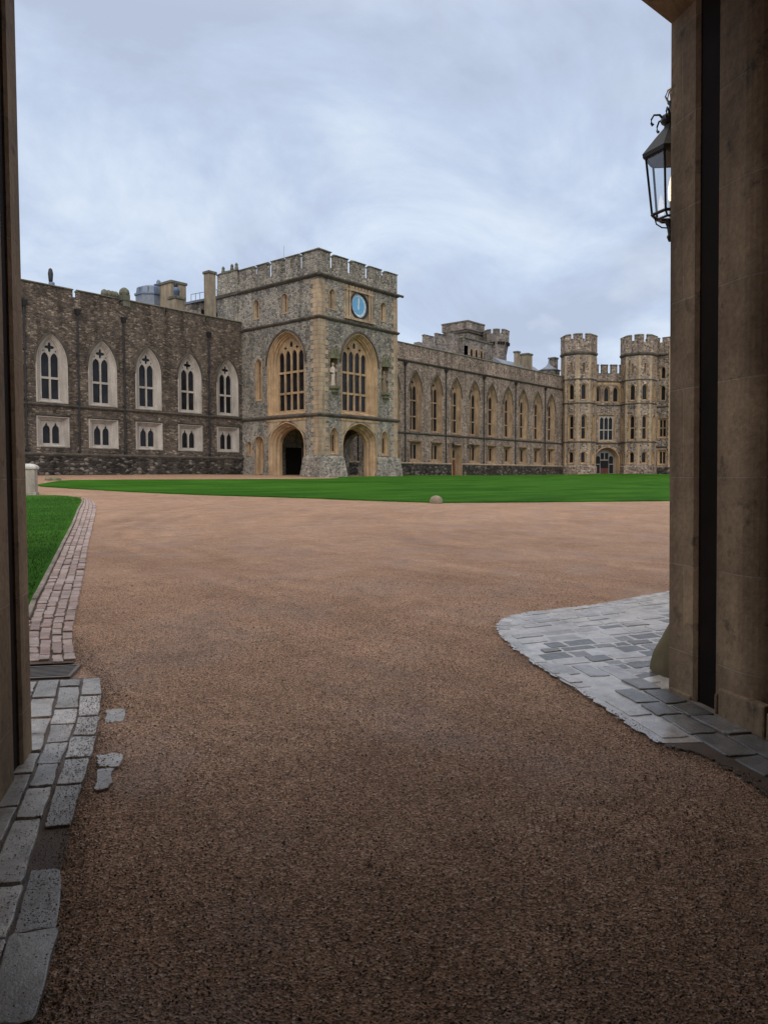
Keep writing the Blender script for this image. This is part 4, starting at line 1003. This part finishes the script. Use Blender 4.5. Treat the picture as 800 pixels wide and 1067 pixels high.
# ------------------------------------------------------------------ the archway the picture is taken from
def passage():
    A = empty('stone_archway', (CAM.x, CAM.y, 0), PROT, 'dark weathered stone archway framing the view on both sides', 'archway')
    R, Lf = 3.295, -.962; FA = 4.94; FB = 4.53; top = 11.0
    # right side wall, section in plan lofted upwards with a slight inward batter
    def side(sec, z0, z1, lean, name):
        m = MB(); n = 14; loops = []
        for i in range(n+1):
            z = z0 + (z1-z0)*i/n; k = lean*(z-z0)/(z1-z0); loops.append([(x + (k if x < 4 else 0), y, z) for x, y in sec])
        m.loft(loops, True, True); return m.build(name, 'passage', A)
    rs = [(R+.0, FA), (R, 4.66), (R+.02, 4.63), (R+.34, 4.63), (R+.34, 4.44), (R+.03, 4.44), (R, 4.41), *[(R+.28-.28*cos(t), 4.2-.28*sin(t)) for t in [pi/2*i/12 for i in range(13)]], (R+.30, 3.9), (R+.30, -7.5), (R+2.6, -7.5), (R+2.6, FA)]
    side(rs, -2.0, 3.35, -.06, 'right_jamb')
    ls = [(Lf, FB), (Lf-2.6, FB), (Lf-2.6, -7.5), (Lf-.08, -7.5), (Lf-.08, 3.4), (Lf, 3.45), (Lf, 4.12), (Lf-.02, 4.15), (Lf-.32, 4.15), (Lf-.32, 4.31), (Lf-.015, 4.31), (Lf, 4.33)]
    side(ls, -2.0, 3.35, 0, 'left_jamb')
    # arched head over the opening
    def head(y0, y1, zc, name):
        x0, x1 = Lf, R-.07; xm = (x0+x1)/2; hw = (x1-x0)/2
        pts = []
        for i in range(17):
            t = -1 + 2*i/16; pts.append((xm + hw*t, 3.3 + (zc-3.3)*(1-abs(t)**1.35)))
        m = MB(); out = [(x0-3, 3.3)] + pts + [(x1+3, 3.3), (x1+3, top), (x0-3, top)]
        m.plate(lambda s, z, d: (s, y0+d, z), out, (), 0, y1-y0, back=True); return m.build(name, 'passage', A)
    head(4.32, FB, 3.7, 'arch_head')
    head(-7.5, 4.30, 3.85, 'vault')
    m = MB(); x0, x1 = Lf, R-.06; xm = (x0+x1)/2; hw = (x1-x0)/2
    # outer order of the arch on the right-hand side, standing a little further out
    pts = [(xm + hw*(-1 + 2*i/16), 3.2 + .38*(1-abs(-1 + 2*i/16)**3.5)) for i in range(17)]
    m.plate(lambda s, z, d: (s, FB+.004+d, z), [(x0-3, 3.2)] + pts + [(x1+3, 3.2), (x1+3, top), (x0-3, top)], (), 0, FA-FB-.004, back=True)
    m.build('arch_moulding', 'passage', A)
    m = MB(); m.box(R, R+9, -7.5, FA-.006, 3.36, top); m.box(R+2.6, R+9, -7.5, FA-.006, -2, 3.36); m.box(Lf-9, Lf, -7.5, FB-.006, 3.36, top); m.box(Lf-9, Lf-2.6, -7.5, FB-.006, -2, 3.36)
    m.build('front_wall', 'passage', A)
    # iron-bound gate leaf folded into each rebate
    m = MB(); a, b = R+.024, R-.036
    m.hexa([(a, 4.446, -1.6), (R+.33, 4.446, -1.6), (R+.33, 4.624, -1.6), (a, 4.624, -1.6)], [(b, 4.446, 3.33), (R+.27, 4.446, 3.33), (R+.27, 4.624, 3.33), (b, 4.624, 3.33)]); m.build('gate_leaf', 'gate_wood', A)
    part('gate_leaf', 'gate_wood', A, (Lf-.31, Lf-.024, 4.156, 4.306, -1.55, 3.3))
    part('passage_blocker', 'gate_wood', A, (Lf-.1, R+.3, -7.4, -7.2, -2, 5.2))  # unseen panel added behind the camera to keep the passage dark
    # worn base course
    m = MB(); rr = random.Random(4); y = 3.0
    while y < 4.4:
        l = rr.uniform(.25, .45); m.box(R-.03, R+.04, y, min(y+l, 4.4), -1.9, -1.42+rr.uniform(-.03, .05)); y += l+.012
    m.box(R-.02, R+.1, 4.67, 4.93, -1.9, -1.53)
    m.build('base_course', 'passage', A, bevel=.015)
passage()

# ------------------------------------------------------------------ paving in the passage
def stone(m, corners, h, chamf=.012, rng=random):
    """one sett: corners (la, al) counter-clockwise, top lifted by h with softened edges"""
    cx = sum(c[0] for c in corners)/len(corners); cy = sum(c[1] for c in corners)/len(corners)
    def ring(inset, dz):
        out = []
        for x, y in corners:
            dx, dy = cx-x, cy-y; l = sqrt(dx*dx+dy*dy); f = min(inset/l, .4)
            X, Y = P(x+dx*f, y+dy*f); out.append((X, Y, zg(X, Y)+dz))
        return out
    t = rng.uniform(-.004, .004)
    m.loft([ring(0, -.05), ring(.002, h-chamf*.7+t), ring(chamf*.45, h-.0015+t), ring(chamf*1.1, h+t)], False, True)
def interp(tab, al):
    for (a0, l0), (a1, l1) in zip(tab, tab[1:]):
        if a0 <= al <= a1: return l0 + (l1-l0)*(al-a0)/(a1-a0)
    return tab[0][1] if al < tab[0][0] else tab[-1][1]
def jitter(c, j, rng): return [(x+rng.uniform(-j, j), y+rng.uniform(-j, j)) for x, y in c]
def split_corner(c, j=.006):   # rounded, uneven outline instead of a perfect rectangle
    out = []
    for i in range(4):
        a, b = c[i], c[(i+1) % 4]
        for t in (.045, .34, .66, .955):
            out.append((a[0]+(b[0]-a[0])*t + random.uniform(-j, j)*.8, a[1]+(b[1]-a[1])*t + random.uniform(-j, j)))
    return out
def left_setts():
    rng = random.Random(11)
    edge = [(.9, -.44), (2.4, -.50), (2.83, -.52), (3.2, -.57), (3.7, -.60), (4.06, -.62), (4.4, -.625), (4.76, -.645), (5.31, -.69), (5.93, -.77)]
    c1 = [(.9, -.60), (2.4, -.655), (3.2, -.70), (3.7, -.735), (4.05, -.755), (4.4, -.775), (5.0, -.80), (5.93, -.91)]
    c2 = [(.9, -.74), (2.4, -.80), (3.2, -.84), (3.75, -.87), (4.4, -.90), (5.04, -.955), (5.93, -1.06)]
    c3 = [(.9, -.9), (3.6, -.96), (4.4, -1.06), (5.93, -1.21)]
    c4 = [(4.3, -1.2), (5.93, -1.36)]
    m = MB()
    jointsA = [.95, 1.3, 1.62, 1.95, 2.3, 2.78, 3.22, 3.55, 4.02, 4.37, 4.71, 5.06, 5.5, 5.93]
    jointsB = [.95, 1.2, 1.6, 2.0, 2.44, 2.75, 3.1, 3.66, 4.0, 4.3, 4.63, 4.95, 5.25, 5.75, 5.93]
    jointsC = [.95, 1.4, 1.85, 2.3, 2.7, 3.05, 3.45, 3.8, 4.2, 4.5, 4.8, 5.1, 5.5, 5.93]
    g = .006
    for lo, hi, js in ((c1, edge, jointsA), (c2, c1, jointsB), (c3, c2, jointsC), (c4, c3, [4.6, 4.95, 5.3, 5.65, 5.93])):
        for a, b in zip(js, js[1:]):
            if lo is c1 and 3.2 < a < 3.5: continue                      # one stone lost under the dirt
            h = rng.uniform(.012, .020) - (.006 if a < 3.3 and rng.random() < .4 else 0)
            e = .012; q = [(interp(hi, a+e)-g, a+e), (interp(hi, b-e)-g, b-e), (interp(lo, b-e)+g, b-e), (interp(lo, a+e)+g, a+e)]
            stone(m, split_corner(jitter(q, .006, rng)), h, .009, rng)
    for q in ([(-.52,4.97),(-.535,5.2),(-.66,5.22),(-.63,4.95)], [(-.47,4.25),(-.48,4.42),(-.6,4.43),(-.59,4.27)], [(-.48,3.95),(-.47,4.2),(-.585,4.2),(-.575,3.95)]):
        stone(m, split_corner(jitter(q, .015, rng), .016), .005, .006, rng)
    o = m.build('granite_paving', 'granite'); tag(o, kind='structure')
    pts = [P(*q) for q in [(-1.5, .8), (-.46, .8), (-.52, 2.4), (-.585, 3.2), (-.61, 3.7), (-.64, 4.4), (-.70, 5.3), (-.79, 6.0), (-1.5, 6.0)]]
    poly_sheet('dirt_bed', pts, 'mud', .0, .5)
left_setts()
def brick_strip():
    rng = random.Random(5)
    Lt = [(6.46, -1.40), (8.04, -1.70), (9.2, -1.86), (11.4, -2.12), (14.5, -2.49), (19.8, -3.12), (25, -3.79), (28.5, -4.2), (31.6, -4.62)]
    Rt = [(6.46, -1.03), (7.5, -1.22), (9.0, -1.40), (11.2, -1.66), (14.8, -2.11), (20.1, -2.73), (25, -3.30), (27.7, -3.68), (30.2, -4.12), (31.6, -4.52)]
    m = MB(); nc = 4
    for c in range(nc):
        al = 6.46 + rng.uniform(0, .1)
        while al < 31.4:
            l = rng.uniform(.17, .30)
            if rng.random() < .12: l *= .55
            a0, a1 = al+.007, min(al+l-.007, 31.6)
            if a1 - a0 > .05:
                q = []
                for a, cc, s_ in ((a0, c+1, -1), (a1, c+1, -1), (a1, c, 1), (a0, c, 1)):
                    f = cc/nc; q.append((interp(Lt, a)*(1-f) + interp(Rt, a)*f + s_*.006, a))
                if not (c == nc-1 and rng.random() < .06): stone(m, split_corner(jitter(q, .007, rng)), rng.uniform(.012, .024), .01, rng)
            al += l
    # the strip widens to the left, behind the jamb
    al = 6.46
    while al < 8.0:
        l = rng.uniform(.12, .2); la = interp(Lt, al+.05)-.01
        for k in range(3):
            w = .14; q = [(la, al+.007), (la, al+l-.007), (la-w+.01, al+l-.007), (la-w+.01, al+.007)]
            if la-w > -2.0 + .0*al: stone(m, split_corner(jitter(q, .007, rng)), rng.uniform(.012, .024), .01, rng)
            la -= w
        al += l
    o = m.build('brick_paving', 'brick_setts'); tag(o, kind='structure')
    bed = [P(a, b) for b, a in Lt] + [P(a-.015, b) for b, a in Rt[::-1]]
    poly_sheet('mortar_bed', bed, 'mud', .001, 1.0)
    k = MB(); prev = None
    for i in range(44):
        al = 8.2 + (31.4-8.2)*i/44; a2 = 8.2 + (31.4-8.2)*(i+1)/44 - .015
        l0, l1 = interp(Lt, al)-.012, interp(Lt, a2)-.012
        q = [(l0, al), (l1, a2), (l1-.055, a2), (l0-.055, al)]
        stone(k, q, .035, .01, rng)
    tag(k.build('kerb', 'kerb'), kind='structure')
brick_strip()
def drain():
    x, y = P(-1.21, 6.2); o = empty('drain_grate', (x, y, zg(x, y)-.008), PROT-.06, 'dark iron drain grate between the granite setts and the brick strip', 'drain grate')
    m = MB()
    for a in ((-.26, .22, -.19, -.165), (-.26, .22, .165, .19), (-.26, -.235, -.165, .165), (.195, .22, -.165, .165)): m.box(*a, -.03, .016)
    m.build('frame', 'grate_iron', o)
    m = MB()
    for i in range(8): yy = -.145 + i*.0415; m.box(-.235, .195, yy-.011, yy+.011, -.03, .012)
    m.build('bar', 'grate_iron', o)
    m = MB(); m.box(-.235, .195, -.165, .165, -.2, -.06); m.build('sump', 'dark_inside', o)
drain()
def in_poly(x, y, poly):
    c = False
    for i in range(len(poly)):
        x0, y0 = poly[i]; x1, y1 = poly[i-1]
        if (y0 > y) != (y1 > y) and x < (x1-x0)*(y-y0)/(y1-y0)+x0: c = not c
    return c
def right_setts():
    rng = random.Random(21)
    edge = [(2.70, .8), (2.73, 3.0), (2.76, 3.5), (2.74, 3.85), (2.60, 3.95), (2.58, 4.2), (2.61, 4.55), (2.63, 5.1), (2.60, 5.7), (2.66, 6.46), (2.72, 6.85), (2.82, 7.2), (3.0, 7.55), (3.33, 7.80), (3.72, 7.94), (4.42, 8.14), (4.97, 8.42), (5.78, 8.86), (7.5, 9.6)]
    inner = [(7.5, 4.9), (3.4, 4.9), (3.4, .8)]
    poly = edge + inner
    wob = [(x + rng.gauss(0, .014), y + rng.gauss(0, .014)) for x, y in smooth_poly(edge, 4)]
    cut = [q for q in wob if q[1] > 3.98]; near = [q for q in wob if q[1] <= 3.98]
    poly_sheet('wet_mortar_bed', [P(*q) for q in [(2.93, 3.95)] + cut + [(7.5, 4.9), (3.4, 4.9), (3.4, 4.45), (3.0, 4.45)]], 'wet_mortar', .004, .5)
    poly_sheet('dirt_bed', [P(*q) for q in near + [(2.7, 4.0), (2.95, 4.5), (3.4, 4.5), (3.4, .8)]], 'mud', .002, .5)
    m = MB()
    def put(q, h=None, tgt=None):
        cx = sum(c[0] for c in q)/4; cy = sum(c[1] for c in q)/4
        if all(in_poly(c[0], c[1], poly) for c in q): stone(tgt or m, split_corner(jitter(q, .012, rng), .009), h or rng.uniform(.004, .010), .009, rng); return True
    g = .012
    # rows along the jamb: darker setts by the wall carry the archway shade in their colour
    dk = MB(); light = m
    for (a, b) in [(2.66, 2.86), (2.86, 3.06), (3.06, 3.27)]:
        al = .9 + rng.uniform(0, .2)
        while al < 5.6:
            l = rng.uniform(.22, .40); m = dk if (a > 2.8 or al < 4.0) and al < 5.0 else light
            q = [(b-g, al+g), (b-g, al+l-g), (a+g, al+l-g), (a+g, al+g)]
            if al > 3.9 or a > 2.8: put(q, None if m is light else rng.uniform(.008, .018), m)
            al += l
    m = light
    # fan of rows turning the corner
    al = 5.35; row = 0
    while al < 9.4:
        w = rng.uniform(.13, .21); la = 2.66 + rng.uniform(0, .2)
        while la < 7.4:
            l = rng.uniform(.16, .38); sk = .26 + .10*sin(al*1.7)
            f = lambda x, y: (x, y + (x-2.7)*sk)
            q = [f(la+l-g, al+g-.6), f(la+l-g, al+w-g-.6), f(la+g, al+w-g-.6), f(la+g, al+g-.6)]
            near = q[0][1] < 6.6 and q[0][0] > 3.0
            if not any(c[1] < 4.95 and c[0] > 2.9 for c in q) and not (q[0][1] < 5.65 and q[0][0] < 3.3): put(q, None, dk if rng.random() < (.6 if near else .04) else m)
            la += l
        al += w
    # edging stones set along the curve
    pts = smooth_poly(edge[7:], 2); i = 0
    for a, b in zip(pts[::2], pts[2::2]):
        dx, dy = b[0]-a[0], b[1]-a[1]; l = sqrt(dx*dx+dy*dy)
        if l < .05: continue
        nx, ny = dy/l, -dx/l
        q = [(a[0]+nx*.02+dx*.05, a[1]+ny*.02+dy*.05), (b[0]+nx*.02-dx*.05, b[1]+ny*.02-dy*.05), (b[0]+nx*.13-dx*.05, b[1]+ny*.13-dy*.05), (a[0]+nx*.13+dx*.05, a[1]+ny*.13+dy*.05)]
        stone(m, q[::-1], .008, .008, rng)
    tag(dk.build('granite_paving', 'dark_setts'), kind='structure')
    o = m.build('wet_paving', 'wet_setts'); tag(o, kind='structure')
right_setts()
poly_sheet('mortar_strip', [P(*q) for q in [(3.22, 2.2), (3.255, 2.8), (3.24, 3.4), (3.265, 3.9), (3.25, 4.4), (3.27, 4.98), (3.4, 4.98), (3.7, 2.2)]], 'kerb', .012, .4)
def guard_stone():
    x, y = P(3.86, 5.35); o = MB()
    rng = random.Random(3); loops = []
    for z, r in ((-.25, .40), (.0, .43), (.14, .44), (.26, .40), (.40, .34), (.54, .26), (.70, .20), (.88, .13), (.95, .04)):
        loops.append([(r*(1+rng.uniform(-.09, .09))*cos(t) + .22*z, r*.8*(1+rng.uniform(-.09, .09))*sin(t), z+rng.uniform(-.02, .02)) for t in [2*pi*i/14 for i in range(14)]])
    o.loft(loops, True, True)
    g = o.build('guard_stone', 'guard_stone', smooth=True); g.location = (x, y, zg(x, y)); g.rotation_euler = (0, 0, PROT)
    sd = g.modifiers.new('sub', 'SUBSURF'); sd.levels = sd.render_levels = 1
    tag(g, 'mossy rounded guard stone on the wet paving behind the right jamb', 'guard stone')
guard_stone()

# ------------------------------------------------------------------ lantern on the outside wall, half behind the right jamb
def lantern():
    x, y = P(3.765, 5.72); rot = PROT
    L = empty('wall_lantern', (x, y, 2.17), rot, 'lit black hexagonal wall lantern half hidden behind the right jamb', 'lantern')
    # turn the hexagon so that a corner stands at the viewer's left
    vd = (Vector((x, y)) - Vector((CAM.x, CAM.y))).normalized(); ca = atan2(-vd.y, -vd.x)      # towards the viewer
    a0 = ca - radians(15) - rot
    H = .465; rt, rb = .205, .150
    def pt(k, r, z): a = a0 + k*pi/3; return (r*cos(a), r*sin(a), z)
    m = MB()
    for k in range(6):
        m.tube([pt(k, rb, 0), pt(k, rt, H)], .0095, 6)
        m.tube([pt(k, rb, 0), pt(k+1, rb, 0)], .013, 6); m.tube([pt(k, rt, H), pt(k+1, rt, H)], .014, 6)
        m.tube([pt(k, rb-.05, -.035), pt(k+1, rb-.05, -.035)], .010, 6); m.tube([pt(k, rb, 0), pt(k, rb-.05, -.035)], .008, 5)
    m.build('frame', 'iron', L)
    for k in range(6):
        p = MB(); p.add([pt(k, rb, 0), pt(k+1, rb, 0), pt(k+1, rt, H), pt(k, rt, H)], [(0, 1, 2, 3)]); p.build('pane', 'lamp_glass', L, recalc=False)
    m = MB(); m.loft([[pt(k, r, z) for k in range(6)] for r, z in ((rt-.01, H-.02), (rt+.025, H), (rt+.03, H+.03), (.13, H+.16), (.065, H+.235), (.055, H+.27))], False, True); m.build('roof', 'lead_pipe', L)
    m = MB(); m.loft([[pt(k, r, z) for k in range(6)] for r, z in ((rt-.012, H-.012), (.1, H+.1))], False, True); m.build('reflector', 'white_paint', L)
    m = MB(); m.lathe([(.055, H+.26), (.09, H+.29), (.085, H+.33), (.03, H+.36), (.025, H+.42), (.04, H+.44), (.02, H+.46)], 0, 0, 12); m.build('vent', 'iron', L, True)
    m = MB()
    for k in range(6):
        a = a0 + k*pi/3; m.tube([(.03*cos(a), .03*sin(a), H+.44), (.055*cos(a), .055*sin(a), H+.49), (.035*cos(a), .035*sin(a), H+.54), (0, 0, H+.56)], .007, 5)
    m.build('finial', 'brass', L)
    for k in range(6):
        a = a0 + k*pi/3; c, s_ = cos(a), sin(a)
        m = MB(); m.tube([(.06*c, .06*s_, H+.30), (.10*c, .10*s_, H+.345), (.145*c, .145*s_, H+.345), (.165*c, .165*s_, H+.31), (.165*c, .165*s_, H+.28), (.15*c, .15*s_, H+.262)], [.010, .009, .008, .008, .009, .013], 6); m.build('scroll', 'iron', L)
    m = MB()
    for k in (5, 2):
        a = a0 + k*pi/3; c, s_ = cos(a), sin(a); m.tube([(.13*c, .13*s_, -.02), (.115*c, .115*s_, -.075), (.07*c, .07*s_, -.105), (.02*c, .02*s_, -.11)], .006, 5)
    m.lathe([(.05, -.05), (.03, -.10), (.02, -.16), (.03, -.18), (.015, -.22)], 0, 0, 10)
    m.build('base', 'iron', L)
    m = MB(); m.tube([(0, 0, -.12), (0, -.25, -.2), (0, -.5, -.12), (0, -.79, -.1)], .018, 8); m.tube([(0, -.3, -.2), (0, -.55, -.42), (0, -.79, -.5)], .014, 8); m.box(-.05, .05, -.79, -.77, -.6, .1); m.build('wall_bracket', 'iron', L)
    m = MB(); m.lathe([(.008, .1), (.02, .13), (.024, .2), (.015, .26), (.003, .31)], 0, 0, 10); m.build('flame', 'flame', L, True)
    m = MB(); m.tube([(0, 0, -.05), (0, 0, .11)], .012, 6); m.build('burner', 'brass', L)
lantern()

# ------------------------------------------------------------------ small things on the courtyard
def boulder():
    o = MB(); rng = random.Random(9)
    o.loft([[(r*(1+rng.uniform(-.03, .03))*cos(t), r*(1+rng.uniform(-.03, .03))*sin(t), z) for t in [2*pi*i/16 for i in range(16)]] for r, z in ((.24, -.1), (.265, .03), (.255, .14), (.2, .235), (.12, .285), (.03, .305))], True, True)
    b = o.build('stone_marker', 'chimney_stone', smooth=True); b.location = (-24.9, -31.35, zg(-24.9, -31.35)); tag(b, 'small round pale stone at the front edge of the big lawn', 'stone')
boulder()
def pier():
    x, y = -34.75, -17.35; z = zg(x, y); o = empty('stone_pier', (x, y, z), PROT, 'low pale stone pier with rounded cap beside the left jamb', 'pier')
    part('shaft', 'pier_stone', o, (-.3, .3, -.3, .3, -.3, 1.05), bevel=.02)
    m = MB(); m.loft([[(a*x_, a*y_, z_) for x_, y_ in ((-1,-1),(1,-1),(1,1),(-1,1))] for a, z_ in ((.3, 1.05), (.36, 1.08), (.36, 1.16), (.33, 1.22), (.24, 1.27), (.1, 1.3))], True, True); m.build('cap', 'pier_cap', o, bevel=.02)
    part('base', 'pier_stone', o, (-.34, .34, -.34, .34, -.3, .1), bevel=.02)
pier()
def low_stone():
    m = MB(); m.loft([[(x*s_, y*s_, z) for x, y in ((-.45,-.25),(.45,-.25),(.5,.2),(-.4,.28))] for s_, z in ((1.05, -.2), (1, .1), (.7, .18))], True, True)
    o = m.build('kerb_block', 'bracket_stone', bevel=.04); x, y = -26.2, -2.3; o.location = (x, y, zg(x, y)); tag(o, 'small mossy stone block at the left tip of the big lawn', 'stone block')
low_stone()
def pebbles():
    rng = random.Random(77); V = []; Fc = []
    base = [(1,0,0),(0,1,0),(-1,0,0),(0,-1,0),(0,0,1),(0,0,-1)]
    fs = [(0,1,4),(1,2,4),(2,3,4),(3,0,4),(1,0,5),(2,1,5),(3,2,5),(0,3,5)]
    n = 60000; k = 0
    edge = [(.9, -.44), (2.4, -.50), (3.2, -.57), (4.06, -.60), (5.31, -.66), (5.93, -.74), (6.46, -.98), (7.5, -1.2), (9.0, -1.38), (14, -2.0)]
    redge = [(.8, 2.70), (3.5, 2.76), (3.9, 2.62), (4.5, 2.6), (5.7, 2.6), (6.46, 2.66), (7.2, 2.82), (7.55, 3.0), (7.56, 4.5), (14, 6)]
    while k < n:
        al = 1.7 + 9*rng.random()**2.0; l0, l1 = interp(edge, al)-.04, interp(redge, al)+.06
        la = rng.uniform(l0, l1) if k % 5 or al > 7.4 else (l0 + abs(rng.gauss(0, .07)) if k % 2 else l1 - abs(rng.gauss(.0, .08))); x, y = P(la, al); s = rng.uniform(.0025, .0058)*(1.4 if rng.random() < .08 else 1)
        lift = 0
        if k % 17 == 0: al = rng.uniform(1.7, 5.6); la = interp(edge, al) - abs(rng.gauss(0, .12)); x, y = P(la, al); lift = .018; s *= .7
        z = zg(x, y) + lift - .004 + s*.5 + rng.uniform(0, .006)
        a = rng.random()*6.28; ca, sa = cos(a), sin(a); sx, sy, sz = s*rng.uniform(.8, 1.5), s*rng.uniform(.7, 1.1), s*rng.uniform(.5, .85); o = len(V)
        tl = rng.uniform(-.5, .5)
        for bx, by, bz in base:
            px, py, pz = bx*sx*rng.uniform(.8, 1.15), by*sy*rng.uniform(.8, 1.15), bz*sz
            V.append((x + px*ca - py*sa, y + px*sa + py*ca, z + pz + px*tl*.5))
        Fc += [(a_+o, b_+o, c_+o) for a_, b_, c_ in fs]; k += 1
    me = bpy.data.meshes.new('loose_gravel'); me.from_pydata(V, [], Fc); me.update(); me.materials.append(M['pebble'])
    o = bpy.data.objects.new('loose_gravel', me); COL.objects.link(o); tag(o, 'loose brown gravel scattered over the drive in the archway', None, kind='stuff')
pebbles()
